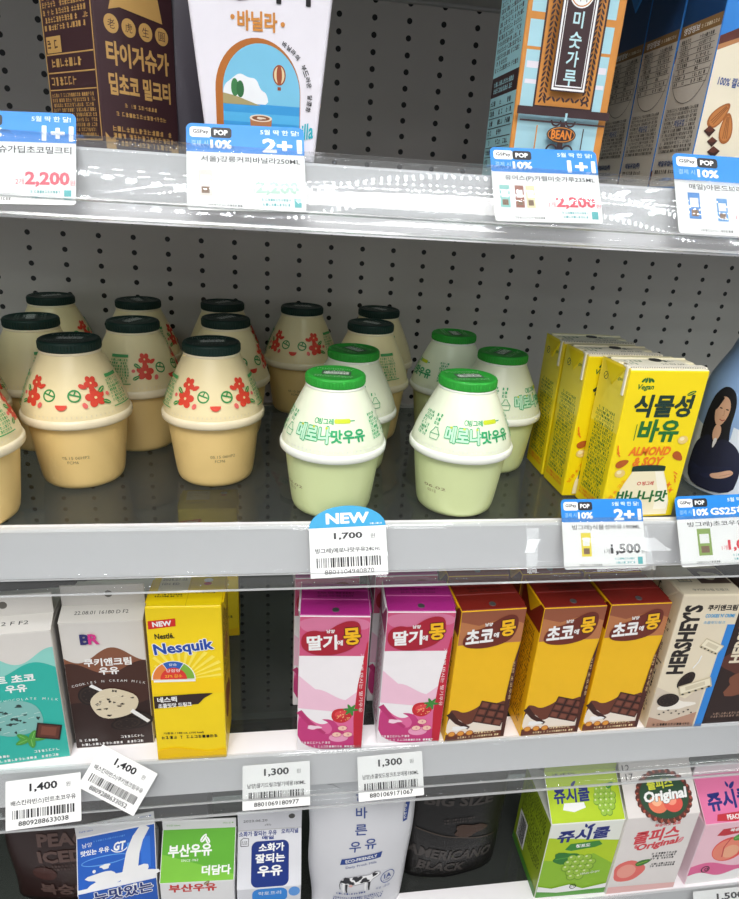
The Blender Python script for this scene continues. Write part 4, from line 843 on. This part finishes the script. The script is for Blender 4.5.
def almond():
    w, d, h = 49, 38.5, 121; BU, CR, BR_ = mat('#2f7fcc', .4), mat('#e9dfc6', .4), mat('#5b2b20', .4); A = Art()
    A.rect(.4, 3, w - .4, h - 1, BU); A.poly([(.4, 2), (w - .4, 2), (w - .4, 68), (40, 72), (28, 78), (14, 80), (.4, 74)], BR_); A.poly([(.4, 2), (w - .4, 2), (w - .4, 64), (40, 68), (28, 73), (14, 75), (.4, 70)], mat('#b07a4c')); A.poly([(.4, 2), (w - .4, 2), (w - .4, 62), (40, 66), (28, 71), (14, 73), (.4, 67.6)], CR)
    A.text('Almond', 27, 103, WHITE, h=13, w=36, bold=.06, out=mat('#153a7a'), outw=.06, shear=.2); A.text('Breeze', 30, 90, WHITE, h=12, w=34, bold=.06, out=mat('#153a7a'), outw=.06, shear=.2)
    A.text('100% 캘리포니아 아몬드', 22, 53, mat('#2a4a8c'), h=4.4, w=34, bold=.02, rot=-4)
    for u, v, r in ((10, 38, 50), (16, 32, 95)):
        c, s_ = math.cos(math.radians(r)), math.sin(math.radians(r)); pts = [(7.6 * math.cos(a), 3.7 * (1 - .28 * math.cos(a)) * math.sin(a)) for a in [i * math.pi / 10 for i in range(20)]]
        A.poly([(u + x * c - y * s_, v + x * s_ + y * c) for x, y in pts], mat('#9a5a28')); A.poly([(u + .82 * (x * c - y * s_), v + .82 * (x * s_ + y * c)) for x, y in pts], mat('#b9763c'))
        for k in (-1, 0, 1): A.line([(u - 5 * c - k * 1.2 * s_, v - 5 * s_ + k * 1.2 * c), (u + 5.6 * c - k * .6 * s_, v + 5.6 * s_ + k * .6 * c)], .4, mat('#7d461e'))
    for u, v, s_ in ((6, 30, 4), (9, 25, 3.6), (11, 20, 4.4)): A.poly([(u - s_ * .7, v), (u, v + s_ * .7), (u + s_, v + s_ * .2), (u + s_ * .3, v - s_ * .7)], mat('#36180f')); A.poly([(u - s_ * .6, v + s_ * .1), (u, v + s_ * .7), (u + s_ * .9, v + s_ * .2), (u + s_ * .2, v - s_ * .1)], mat('#5a2c1c'))
    A.poly(blob(34, 12, 13, 8, 4), mat('#f3ead2')); A.line([(44, 60), (38, 40), (34, 18)], lambda t: 7 + 5 * t, mat('#f3e7c4')); A.poly(blob(20, 6, 10, 4, 6), mat('#f5eed8')); A.poly(blob(4, 6, 5, 5, 3), BR_)
    L = Art(); L.rect(.5, 2, d - .5, 84, mat('#cfc8ba', .45)); L.rect(.5, 84, d - .5, 120, mat('#17406f', .4)); L.rect(.5, 79, d - .5, 85, mat('#8a6a3c')); L.text('영양정보', 11, 82, WHITE, h=3.4, w=15, bold=.02); L.fine(20, 80.6, 36, 83, 1, CR, 3)
    DG = mat('#5d584f', .5)
    for k in range(8): L.fine(4, 54.6 + 3 * k, 15, 57 + 3 * k, 1, DG, k); L.fine(21, 54.6 + 3 * k, 34, 57 + 3 * k, 1, DG, k + 20); L.rect(3, 54.2 + 3 * k, 35.6, 54.5 + 3 * k, DG)
    L.ring(19.5, 62, 17.4, .4, DG, 180, 360, ry=17); L.fine(3, 20, 36, 43.5, 11, DG, 5); L.rect(14, 33.5, 25, 37, mat('#cfc8ba', .45)); L.text('매일유업', 19, 35.3, mat('#274a86'), h=3.2, w=9.6, bold=.03)
    L.text('매일유업(주)', 15, 14.2, mat('#27406e'), h=3.4, w=18, bold=.04); L.fine(4, 8.6, 28, 11.4, 1, DG, 7); L.text('www.maeil.com', 15, 6, DG, h=2.2, w=17)
    a = slim('almond_milk_carton', (175.5, -268, FLOOR1), -1, w, d, h, BU, 'blue and cream almond milk carton in front at the top right corner', 'drink carton', 'blue and cream almond milk cartons', A, L, None, None)
    for k, lb in ((1, 'second blue and cream almond milk carton, directly behind the front one'), (2, 'third blue and cream almond milk carton from the front, top right'), (3, 'rearmost blue and cream almond milk carton, beside the pale blue grain carton')):
        row(a, (175.5 + .6 * k, -268 + 39.6 * k, FLOOR1), -.5, w, d, lb)
almond()
# ------------------------------------------------------------------ lowest shelf
FLOOR4 = Z4 + .1
def corner(cx, cy, w, d, yaw): dx, dy = rotz(-w / 2, -d / 2, math.radians(yaw)); return (cx + dx, cy + dy, FLOOR4)
def milks():
    WH = mat('#e6e6e6', .42); BU = mat('#1f5cbc', .42); LB = mat('#5d9ae0', .42); GR = mat('#5fae2e', .42)
    w, d = 57, 44; L = math.hypot(34, 22)
    S = Art(); S.rect(.6, .3, w - .6, L - .3, BU); S.text('남양', 7.5, L - 6, WHITE, h=3.2, w=7); S.text('맛있는 우유', 13, L - 11.5, WHITE, h=3.8, w=20, bold=.03); S.text('GT', 30.5, L - 11, WHITE, h=5.6, w=8, bold=.06, shear=.15); S.ring(30.5, L - 11, 6.6, .7, WHITE, 200, 350, ry=4.6)
    S.fine(12, L - 5, 36, L - 3.4, 1, LB, 3); S.ring(20, L - 19, 17, .8, LB, ry=3.4); S.rect(36, 8, 41, L - 10, LB); S.rect(46, 10, 53, L - 8, mat('#2f6fd0', .42))
    S.line([(50, L), (44, L - 8), (40, L - 18), (37, 6), (36, 0)], lambda t: 7 + 6 * t, WH); S.poly(blob(22, 8, 16, 5, 4, 26, .3), WH); S.poly(blob(46, 7, 10, 5, 9, 22, .3), WH); S.poly(blob(20, 17, 3.4, 1.8, 2), WH); S.ell(12, 15, 1.2, 1.2, WH); S.rect(.6, .3, w - .6, 4, WH)
    Fi = Art(); Fi.text('우유류 200mL', 7.5, 4.5, BU, h=2.0, w=10); Fi.text('여는곳', 49, 8, BU, h=1.8, w=6); Fi.ell(54, 8.2, .7, .7, BU)
    A = Art(); A.rect(.6, 40, w - .6, 79.6, BU); A.text('뉴맛있는', 32, 72, NAVY, h=12, w=42, bold=.05, out=WHITE, outw=.06); A.poly(blob(28, 40, 24, 9, 3), WH)
    gable('blue_milk_carton', corner(-172.5, -262, w, d, 8), 8, w, d, 78, 36, 11, WH, 'small blue and white milk carton with a pouring milk picture, bottom left', 'milk carton', None, A, S, None, Fi, WH, WH)
    S = Art(); L = math.hypot(31, 22); S.rect(.5, 0, w - .5, L - .4, GR); S.poly([(.5, 0), (w - .5, 0), (w - .5, 4), (40, 9), (.5, 20)], mat('#7cc23c', .42)); S.text('부산우유', 22, L - 16, WHITE, h=8.4, w=33, bold=.055, rot=1); S.text('SINCE 1963', 22, L - 23, WHITE, h=1.7, w=13); S.text('더담다', 43, 7.5, WHITE, h=6.6, w=22, bold=.05)
    leaf(S, 32, L - 7.6, 7, 3.4, 55, WHITE, GR); leaf(S, 35, L - 9, 6, 3, 120, WHITE, GR)
    Fi = Art(); Fi.text('우유류 200mL', 8.5, 4.2, GR, h=1.9, w=11); Fi.text('여는곳', 50, 5, GR, h=1.8, w=6); Fi.ell(54.4, 5.2, .6, .6, GR)
    A = Art(); A.text('부산우유', 25, 70, mat('#c9302c'), h=8.6, w=36, bold=.055); leaf(A, 36, 75, 6, 3, 50, mat('#8c7a4a'), WH)
    gable('green_milk_carton', corner(-109.6, -262, w, d, -2.5), -2.5, w, d, 77, 31, 9, WH, 'small green and white milk carton with red lettering, right of the blue one', 'milk carton', None, A, S, None, Fi, WH, WH)
    w2, L = 51, math.hypot(38, 22); S = Art(); S.text('소화가 잘되는 우유', 16, L - 3, NAVY, h=3.6, w=30, bold=.03); S.text('오리지널', 41.5, L - 2.6, NAVY, h=3.6, w=13.5, bold=.03)
    def rr(a, b, c, e, r): return [(c - r + r * math.cos(t), e - r + r * math.sin(t)) for t in [i * math.pi / 12 for i in range(7)]] + [(a + r - r * math.sin(t), e - r + r * math.cos(t)) for t in [i * math.pi / 12 for i in range(7)]] + [(a + r - r * math.cos(t), b + r - r * math.sin(t)) for t in [i * math.pi / 12 for i in range(7)]] + [(c - r + r * math.sin(t), b + r - r * math.cos(t)) for t in [i * math.pi / 12 for i in range(7)]]
    S.poly(rr(11, .4, 41, L - 9, 5), NAVY); S.text('매일', 24, L - 6.6, NAVY, h=2.6, w=9, bold=.04); S.text('소화가', 27, L - 14, WHITE, h=6, w=20, bold=.04); S.text('잘되는', 26, L - 22, WHITE, h=6.4, w=23, bold=.04); S.text('우유', 26, L - 31.5, WHITE, h=7.4, w=19, bold=.04)
    S.line([(2.5, L - 12), (2.5, L - 7.4), (4.6, L - 5.8), (8.6, L - 6.4), (8.6, L - 12), (2.5, L - 12)], .5, INK); S.fine(3.4, L - 11, 8, L - 8, 2, INK, 3)
    Fi = Art(); Fi.text('2023.06.20', 14, 11, INK, h=2.6, w=19); Fi.text('(화)', 24, 5.6, INK, h=2.6, w=5); Fi.rect(.4, .2, w2 - .4, .9, mat('#c4c4c4'))
    A = Art(); A.poly(rr(12, 44, 40, 60.6, 6), mat('#2f86d8')); A.text('락토프리', 26, 55, WHITE, h=4.4, w=18); A.ell(45.6, 55, 4.6, 5.6, LB)
    gable('navy_badge_milk_carton', corner(-54.5, -262, w2, d, -1), -1, w2, d, 62, 38, 21, mat('#dcdde2', .42), 'small white milk carton with a navy badge, between the green carton and the white pouch', 'milk carton', None, A, S, None, Fi, None, None, hole=(43, 14, mat('#5d5c5a', .3, .5)))
    S = Art(); S.text('맛있는', 26, 14, INK, h=10, w=34, bold=.04)
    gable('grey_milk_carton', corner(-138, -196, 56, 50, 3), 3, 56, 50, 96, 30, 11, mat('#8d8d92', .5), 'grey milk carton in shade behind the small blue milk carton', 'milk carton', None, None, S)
milks()
def bags():
    W_ = mat('#d9dade', .38, bump=.25, scale=40); A = Art(); BU = mat('#27448c', .45)
    for k, ch in enumerate('올바른우유'):
        A.text(ch, (44, 44, 43.5, 39, 52.5)[k], (136, 119.5, 103, 86, 88)[k], BU, h=10.5, bold=.012)
    A.poly([(27, 68), (63, 72), (64, 78), (28, 74)], BU); A.text('ECO-FRIENDLY', 45.5, 73, WHITE, h=3.2, w=28, bold=.02, rot=6.5); A.text('Daily Fresh Milk', 46, 66, BU, h=3.0, w=28, rot=6)
    DK = mat('#2b2b30'); LG = mat('#f2f2f2'); yb = 41                       # the cow print
    A.sp([(27, yb + 8), (30.5, yb + 13), (44, yb + 14), (54, yb + 13.6), (58, yb + 16), (64, yb + 16), (65.4, yb + 11.6), (60.5, yb + 9), (57, yb + 7), (56, yb + 4.4), (50, yb + 3.6), (38, yb + 3), (31, yb + 3), (28, yb + 5)], mat('#a8a8ae'))
    A.sp([(28, yb + 9), (31, yb + 12), (44, yb + 13), (54, yb + 12.6), (58, yb + 15), (63, yb + 15), (64, yb + 12), (60.5, yb + 10), (57, yb + 8), (56, yb + 5.4), (50, yb + 4.6), (38, yb + 4), (31, yb + 4), (28.6, yb + 6)], LG)
    for c in ((33, yb + 9, 4.6, 3.6), (43, yb + 10.6, 4.6, 2.8), (50, yb + 7.4, 4, 2.8), (59, yb + 13, 2.4, 2), (38, yb + 6, 2.6, 1.6)): A.poly(blob(*c, c[0], 14, .25), DK)
    for u in (30.4, 33, 51, 54.4): A.line([(u, yb + 5.4), (u - .5, yb - 1), (u - .2, yb - 5)], lambda t: 2.2 - t, DK if u in (33, 54.4) else LG)
    A.ell(36.8, yb + 3.4, 1.8, 1.4, mat('#d9a8a0')); A.line([(28, yb + 9.4), (26.6, yb + 4), (27, yb - 1)], .6, DK); A.poly([(59.6, yb + 15), (58.2, yb + 17), (61, yb + 15.6)], DK)
    A.ring(72, 47, 7, .7, BU); A.text('1A', 72, 48, BU, h=4.6, w=6.5, bold=.03); A.fine(68, 43, 76, 44.6, 1, BU, 3); A.text('우유 1등급', 68, 36, BU, h=2.8, w=14); A.fine(22, 33, 52, 36, 1, BU, 4); A.fine(20, 22, 70, 30, 3, BU, 5)
    A.poly([(81, 103), (85, 103.4), (87, 123), (83, 123)], BU); A.fine(82, 105, 85.6, 121, 4, WHITE, 3); A.line([(12, 155), (16, 150), (22, 156), (14, 160), (12, 155)], .4, DK); A.ring(18, 153, 3.6, .4, DK, ry=5); A.line([(20, 148), (26, 144)], .4, DK)
    pouch('white_milk_pouch', (21, -261, FLOOR4), .03, 93, 158, 34, W_, 'white stand-up milk pouch with blue lettering and a cow print, bottom centre', 'milk pouch', A, .86, None, mat('#c9cad0', .4))
    B_ = mat('#0d0b0a', .45, bump=.2, scale=40); T = mat('#3a3532', .5); A = Art(); A.text('BIG SIZE', 44, 96, T, h=9.5, w=62, bold=.04, rot=-5); A.text('AMERICANO', 42, 33, T, h=12, w=80, bold=.04, rot=-9); A.text('BLACK', 34, 17, T, h=11, w=44, bold=.04, rot=-8)
    A.fine(30, 72, 60, 78, 2, mat('#3a3431'), 4); A.poly(blob(56, 62, 15, 7, 3), mat('#3d281b')); A.line([(8, 66), (36, 58), (84, 46)], 1.2, mat('#40352c'))
    pouch('black_coffee_pouch', (111, -236, FLOOR4), .05, 92, 164, 34, B_, 'black coffee pouch with grey lettering in the dark gap left of the green grape carton', 'drink pouch', A, 1.0)
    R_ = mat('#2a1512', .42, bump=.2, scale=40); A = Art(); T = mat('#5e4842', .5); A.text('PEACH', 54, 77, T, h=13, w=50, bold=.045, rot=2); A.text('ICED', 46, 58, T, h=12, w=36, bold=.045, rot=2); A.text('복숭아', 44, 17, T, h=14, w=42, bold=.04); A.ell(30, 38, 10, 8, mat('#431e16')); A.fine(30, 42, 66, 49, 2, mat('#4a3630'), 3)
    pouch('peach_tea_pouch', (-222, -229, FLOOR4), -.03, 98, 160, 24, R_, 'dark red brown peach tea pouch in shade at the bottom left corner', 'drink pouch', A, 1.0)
bags()
def juices():
    LM, LM2, WH = mat('#b7d31c', .42), mat('#8fbf2a', .42), mat('#e9ece2', .42); BLU = mat('#1b2a7c', .45)
    w, d, h, rise = 67, 60, 95, 27; L = math.hypot(rise, d / 2); A = Art()
    A.poly([(.6, 1), (w - .6, 1), (w - .6, 46), (46, 58), (20, 50), (.6, 62)], LM2); A.poly([(.6, 50), (20, 46), (46, 55), (w - .6, 40), (w - .6, 70), (.6, 78)], LM)
    A.text('쥬시쿨', 32, 80, BLU, h=14, w=46, bold=.065, rot=4, shear=.12); leaf(A, 37, 90, 8, 3.4, 40, BLU, BLU); leaf(A, 32, 91, 5, 2.4, 110, BLU, BLU)
    A.poly([(18, 62), (22, 69), (48, 71), (52, 66), (46, 63), (24, 60)], mat('#3c8a34')); A.text('청포도', 34, 66, WHITE, h=4.2, w=13, bold=.04, rot=3)
    grapes(A, 34, 41, 4.2); A.text('White Grape', 47, 30, WHITE, h=4, w=18, rot=10, shear=.2)
    A.poly([(.6, 1), (.6, 16), (14, 12), (30, 16), (44, 9), (w - .6, 14), (w - .6, 1)], WHITE); A.poly([(.6, 1), (.6, 9), (20, 6), (w - .6, 8), (w - .6, 1)], mat('#58a03a')); A.ring(34, 13, 3.2, .8, BLACK); A.fine(32, 12, 36, 14, 1, BLACK, 3)
    S = Art(); S.rect(.5, .4, w - .5, L - .4, LM); S.text('쥬시쿨', 22, 21, BLU, h=11, w=32, bold=.06, rot=2, shear=.1); leaf(S, 25, 29.6, 6, 2.6, 40, BLU, BLU); S.poly([(12, 10), (14, 15), (32, 15), (33, 11), (22, 8)], WHITE); grapes(S, 51, 17, 2.9, False); leaf(S, 58, 27, 8, 4, 30, mat('#3c8a34'), LM2); S.fine(6, L - 5, 30, L - 2, 1, mat('#4a5a10'), 4)
    Lf = Art(); Lf.rect(.5, .6, d - .5, h - 1, mat('#94ad1c', .42)); Lf.fine(6, 44, d - 6, 90, 14, mat('#3c5010'), 3); Lf.fine(12, 26, d - 4, 42, 6, mat('#2c3c0c'), 4); Lf.rect(6, 12, 24, 46, WHITE); Lf.bars(8, 14, 22, 44, BLACK, 5); Lf.rect(.5, .6, d - .5, 9, mat('#4b8a2c'))
    b, _, _, _ = front_of((534, 898), (600, 893), (543, 827), FLOOR4)
    gable('grape_juice_carton', (b.x, max(b.y, -281), FLOOR4), -1, w, d, h, rise, 11, WH, 'lime green and white grape juice carton with blue lettering', 'juice carton', None, A, S, Lf, None, WH, mat('#a9bf3a', .42), gus=mat('#cfd2c6', .5))
    # peach drink with the dark wreath badge
    W2 = mat('#e8e2de', .42); RD = mat('#d8404a', .45); DKR = mat('#5a2a20', .45); w, h, rise = 68, 99, 30; L = math.hypot(rise, d / 2); A = Art()
    A.text('쿨피스', 33, 75, RD, h=15, w=42, bold=.065, rot=7, shear=.15); A.text('Original', 36, 62, RD, h=10, w=38, bold=.04, rot=9, shear=.25); A.poly(blob(16, 30, 15, 14, 4, 24, .06), mat('#e87068')); A.ell(14, 30, 9, 9, mat('#f0a090')); leaf(A, 28, 40, 15, 7, 20, mat('#3f7a34'), LM2); A.fine(34, 42, 60, 52, 3, INK, 3); A.fine(36, 32, 62, 38, 2, INK, 4); leaf(A, 58, 66, 8, 4, 60, mat('#e08088'), WHITE); leaf(A, 16, 62, 5, 3, 100, RD, W2)
    A.text('복숭아맛 음료', 40, 88, RD, h=4, w=24, bold=.02, rot=4); A.poly([(.6, 1), (w - .6, 1), (w - .6, 8), (.6, 10)], mat('#f0c0bc'))
    S = Art(); cu, cv = 37, 15
    for k in range(26):
        a = k * 2 * math.pi / 26; S.ell(cu + 24 * math.cos(a), cv + 18.5 * math.sin(a), 3.4, 2.6, DKR, math.degrees(a) + 40, n=10); S.ell(cu + 25 * math.cos(a + .1), cv + 19.5 * math.sin(a + .1), 1.4, 1.4, mat('#a8503c'), n=8)
    S.ell(cu, cv, 23, 17.6, mat('#254a30')); S.ell(cu - 7, cv - 6, 9, 7, mat('#e87a5a')); S.ell(cu + 7, cv - 6, 9, 7, mat('#e0584c')); S.ell(cu - 8, cv - 4, 4.6, 3.6, mat('#f4b48c')); S.ell(cu + 6, cv - 4, 4.6, 3.6, mat('#f0977c')); S.text('쿨피스', cu - 2, cv + 9.5, mat('#d8dc3a'), h=7.4, w=24, bold=.05, rot=3); S.text('Original', cu + 1, cv - .5, WHITE, h=10, w=40, bold=.045, rot=3, shear=.15, out=mat('#1d3a26'), outw=.03); S.text('12', 6, L - 4, INK, h=5, w=7); S.text('17', 8, L - 11, INK, h=5, w=7)
    b, _, _, _ = front_of((606, 894.5), (681, 886.6), (624, 824), FLOOR4)
    gable('peach_drink_carton', (b.x - 1, max(b.y, -281), FLOOR4), 0, w, d, h, rise, 11, W2, 'white peach drink carton with red lettering and a round dark fruit badge', 'juice carton', None, A, S, None, None, W2, W2)
    PK, PK2 = mat('#e87aa8', .42), mat('#f3c8d4', .42); w, h, rise = 66, 80, 27; L = math.hypot(rise, d / 2); A = Art(); A.rect(.6, .6, w - .6, h - .6, PK2); A.poly(wavy(.6, w - .6, 24, 4, 2) + [(w - .6, .6), (.6, .6)], mat('#e46a9a')); peach(A, 34, 44, 17); A.poly([(16, 64), (20, 72), (50, 74), (54, 69), (48, 66), (24, 63)], mat('#c8303c')); A.text('복숭아', 35, 70, WHITE, h=4.4, w=14, bold=.04, rot=3); A.poly(wavy(.6, w - .6, 12, 3, 3) + [(w - .6, .6), (.6, .6)], WHITE); A.ring(17, 19, 4.4, 1, BLACK); A.ring(18, 19, 2, .8, BLACK)
    S = Art(); S.rect(.5, .4, w - .5, L - .4, PK); S.text('쥬시쿨', 30, 18, BLU, h=14, w=44, bold=.065, rot=3, shear=.1); leaf(S, 36, 29, 8, 3.2, 40, BLU, BLU); leaf(S, 31, 30, 5, 2.4, 110, BLU, BLU); S.poly([(12, 2), (14, 7), (44, 8), (46, 3), (30, 0.6)], mat('#c8303c')); S.text('PEACH', 30, 4.2, WHITE, h=3.6, w=14, bold=.03)
    b, _, _, _ = front_of((682, 885), (735, 880), (702, 835), FLOOR4)
    gable('pink_juice_carton', (b.x + 1.5, max(b.y, -281), FLOOR4), 1, w, d, h, rise, 12, mat('#eed3dc', .42), 'pink peach juice carton with blue lettering, cut by the bottom right edge', 'juice carton', None, A, S, None, None, PK2, mat('#efe6e8', .42))
    S = Art(); S.rect(.5, 1, 55, 36, mat('#5a2a78', .45)); S.text('포도', 30, 20, WHITE, h=9, w=22, bold=.05)
    gable('purple_juice_carton', (296, -208, FLOOR4), 2, 64, 60, 98, 27, 11, mat('#6a3a62', .45), 'purple juice carton in shade behind the white peach drink carton', 'juice carton', None, None, S)
juices()
# ------------------------------------------------------------------ price tags in the clear rails
RN = Vector((0, -.866, .5))
def onrail(x, y, zs, n):
    o = Vector((0, YF + RAIL0[0] - YF, zs + RAIL0[1])) + RN * n; r = ray(x, y); c = Vector(CAM)
    return c + r * ((o - c).dot(RN) / r.dot(RN))
def price_tag(corners, zs, n, label, group, nom, parts):
    P = [onrail(*c, zs, n) for c in corners]             # tl, tr, br, bl
    ax = ((P[1] - P[0]) + (P[2] - P[3])).normalized(); az = ax.cross(RN).normalized() * -1
    if az.z < 0: az = -az
    w = ((P[1] - P[0]).length + (P[2] - P[3]).length) / 2; h = (((P[0] - P[3]).dot(az)) + ((P[1] - P[2]).dot(az))) / 2
    c = sum(P, Vector()) / 4; o = c - ax * w / 2 - az * h / 2
    t = thing('price_tag', (0, 0, 0), 0, label, 'price tag', group)
    m = Matrix((ax, -RN, az)).transposed().to_4x4(); m.translation = o * MM; t.matrix_world = m
    sx, sy = w / nom[0], h / nom[1]
    for name, outline, mt, art in parts:
        p = Part(); k = len(outline); pts = [(u * sx, -.0, v * sy) for u, v in outline] + [(u * sx, .25, v * sy) for u, v in outline]
        lift = -.06 if name != 'card' else 0
        pts = [(a, b + lift, e) for a, b, e in pts]
        p.faces(pts, [tuple(range(k)), tuple(range(2 * k - 1, k - 1, -1))] + [(i, k + i, k + (i + 1) % k, (i + 1) % k) for i in range(k)], mt)
        if art: art.put(p, lambda u, v, of: (u * sx, lift - of * .5 - .01, v * sy))
        p.build(name, t)
    return t
def round_rect(a, b, c, e, r, top=True, low=True):
    pts = []
    for cu, cv, s0, on in ((c - r, b + r, -90, low), (c - r, e - r, 0, top), (a + r, e - r, 90, top), (a + r, b + r, 180, low)):
        if on: pts += [(cu + r * math.cos(math.radians(s0 + 15 * i)), cv + r * math.sin(math.radians(s0 + 15 * i))) for i in range(7)]
        else: pts.append({-90: (c, b), 0: (c, e), 90: (a, e), 180: (a, b)}[s0])
    return pts
GT_ = 'blue and white offer tags in the price rails'
def offer(corners, zs, label, deal, name, price, pcol, pre, pic, dealw=32):
    H = Art(); H.poly(round_rect(3, 62, 21, 71, 2.5), WHITE); H.poly(round_rect(20.5, 62, 38, 71, 2.5), INK); H.text('GSPay', 12, 66.6, INK, h=4.0, w=13, bold=.03); H.text('POP', 29, 66.6, WHITE, h=4.2, w=11, bold=.05)
    H.text('결제 시', 11, 57, mat('#a8d0f4'), h=4.6, w=14); H.text('10%', 29, 56.4, WHITE, h=6.6, w=17, bold=.05); H.text('5월 딱 한 달!', 79, 68.6, mat('#d4e8fa'), h=4.4, w=33, bold=.02); H.text(deal, 97 - dealw / 2, 57, WHITE, h=11 if dealw < 40 else 9, w=dealw, bold=.06)
    B = Art(); B.text(name, 54, 43.4, INK, h=5.8, w=84, bold=.012); B.text(price, 76, 20, pcol, h=11, w=36, bold=.04); B.text(pre, 53, 18, pcol, h=5, w=7); B.text('원', 97, 17.5, pcol, h=4.4, w=4.4)
    B.fine(62, 8.6, 88, 11.4, 1, TEAL, 3); B.fine(62, 4.4, 88, 7.4, 1, TEAL, 4); B.rect(90, 4, 96, 11.6, TEAL); B.fine(18, 2.6, 48, 5.4, 1, GREY, 5)
    for u, v, w_, h_, m in pic: B.rect(u, v, u + w_, v + h_, m); B.rect(u + w_ * .15, v + h_ * .45, u + w_ * .85, v + h_ * .8, WHITE); B.rect(u + w_ * .2, v + h_ * .1, u + w_ * .8, v + h_ * .35, mat('#7a5a3a'))
    return price_tag(corners, zs, .55, label, GT_, (100, 74), [('card', round_rect(0, 0, 100, 50, 3, False), PAPER, B), ('header_band', round_rect(0, 49.5, 100, 74, 5, True, False), TAGBLUE, H)])
offer([(-44, 110), (77, 113), (75, 206), (-46, 202)], Z1, 'blue and white 1+1 tag cut off by the left edge, on the top shelf', '1+1', '타이거슈가딥초코밀크티', '2,200', mat('#e0566a'), '2개', [(8, 10, 12, 24, mat('#5a3a34'))], 25)
offer([(186, 124), (304, 127), (306, 214), (187, 208)], Z1, 'blue and white 2+1 tag under the white vanilla coffee carton', '2+1', '서울)강릉커피바닐라250ML', '2,200', mat('#b9d8c8'), '1개', [(10, 12, 11, 22, mat('#e4dcd4'))])
offer([(489, 146), (592, 152), (607, 223), (496, 222)], Z1, 'blue and white 1+1 tag under the pale blue grain carton', '1+1', '유어스(P)카렐미숫가루235ML', '2,200', mat('#e0465a'), '2개', [(6, 14, 9, 22, mat('#8cc8c0')), (20, 14, 8, 22, mat('#9a5a44')), (30, 14, 8, 22, mat('#e6dcae'))], 25)
offer([(671, 153), (786, 161), (797, 240), (680, 233)], Z1, 'blue and white offer tag at the right edge under the almond milk carton', '1+1', '매일)아몬드브리즈초코190ML', '2,200', mat('#e0465a'), '1개', [(10, 14, 10, 24, mat('#3f86cc')), (34, 13, 9, 21, mat('#5a9ad4'))], 25)
offer([(559, 499), (639, 499), (649, 567), (566, 570)], Z2, 'blue and white 2+1 tag priced 1,500 under the yellow almond drink cartons', '2+1', '빙그레)식물성바유190ML', '1,500', INK, '1개', [(22, 13, 12, 25, mat('#f0dc30'))])
offer([(674, 496), (757, 494), (766, 562), (682, 568)], Z2, 'blue and white GS25 tag with red price at the right edge of the glass shelf', 'GS25혜택', '빙그레)초코우유미니', '1,000', mat('#e02a3c'), '1개', [(22, 11, 16, 28, mat('#8aa84a'))], 56)
def plain(corners, zs, label, price, name, digits, n=2.4, sd=3):
    B = Art(); B.text(price, 50, 50, INK, h=10.5, w=36, bold=.03); B.text('원', 83, 49.4, INK, h=6, w=6); B.text(name, 50, 32.5, INK, h=7.4, w=86, bold=.016); B.bars(9, 13, 91, 24, INK, sd); B.text(digits, 50, 7, INK, h=5.8, w=66, bold=.012)
    return price_tag(corners, zs, n, label, 'plain white price tags', (100, 62), [('card', round_rect(0, 0, 100, 62, 1.5), PAPER, B)])
plain([(4, 781), (81, 773), (81, 820), (7, 832)], Z3, 'white 1,400 price tag at the left edge under the mint green carton', '1,400', '배스킨라빈스)민트초코우유', '8809288633038', 2.4, 3)
plain([(101, 746), (159, 772), (132, 818), (79, 785)], Z3, 'tilted white 1,400 price tag leaning under the brown ice cream carton', '1,400', '배스킨라빈스)쿠키앤크림우유', '8809288633052', 4.2, 5)
plain([(242, 766), (309, 761), (311, 805), (243, 811)], Z3, 'white 1,300 price tag left of the two under the strawberry milk cartons', '1,300', '남양)딸기드링크딸기에몽180ML', '8801069180977', .55, 7)
plain([(357, 757), (422, 751), (424, 795), (359, 802)], Z3, 'white 1,300 price tag below the right strawberry milk carton, crossed by a bright reflection', '1,300', '남양)초콜릿드링크초코에몽180ML', '8801069171067', .55, 9)
plain([(692, 892), (765, 884), (770, 925), (697, 934)], Z4, 'white price tag cut by the bottom edge under the pink juice carton', '1,500', '동원)쥬시쿨복숭아', '8801047850156', .55, 11)
dome = [(0, 66)] + [(100, 66)] + [(50 + 50 * math.cos(math.radians(a)), 66 + 29 * math.sin(math.radians(a))) for a in range(10, 180, 10)]
H = Art(); H.text('NEW', 50, 78, WHITE, h=13, w=54, bold=.05); H.fine(78, 68, 97, 71, 1, WHITE, 4)
B = Art(); B.text('1,700', 50, 54, INK, h=9, w=36, bold=.03); B.text('원', 82, 53, INK, h=6, w=6); B.text('빙그레)메로나맛우유240ML', 50, 35, INK, h=7.4, w=86, bold=.016); B.bars(8, 13, 92, 26, INK, 13); B.text('8801104940870', 50, 7, INK, h=6, w=64)
price_tag([(309, 507), (386, 504), (387, 574), (310, 579)], Z2, 1.7, 'white price tag with a round blue NEW header, in the rail under the melon bottles', None, (100, 95), [('card', [(0, 0), (100, 0), (100, 66.4), (0, 66.4)], PAPER, B), ('header_band', dome, mat('#2f9fd0', .4), H)])
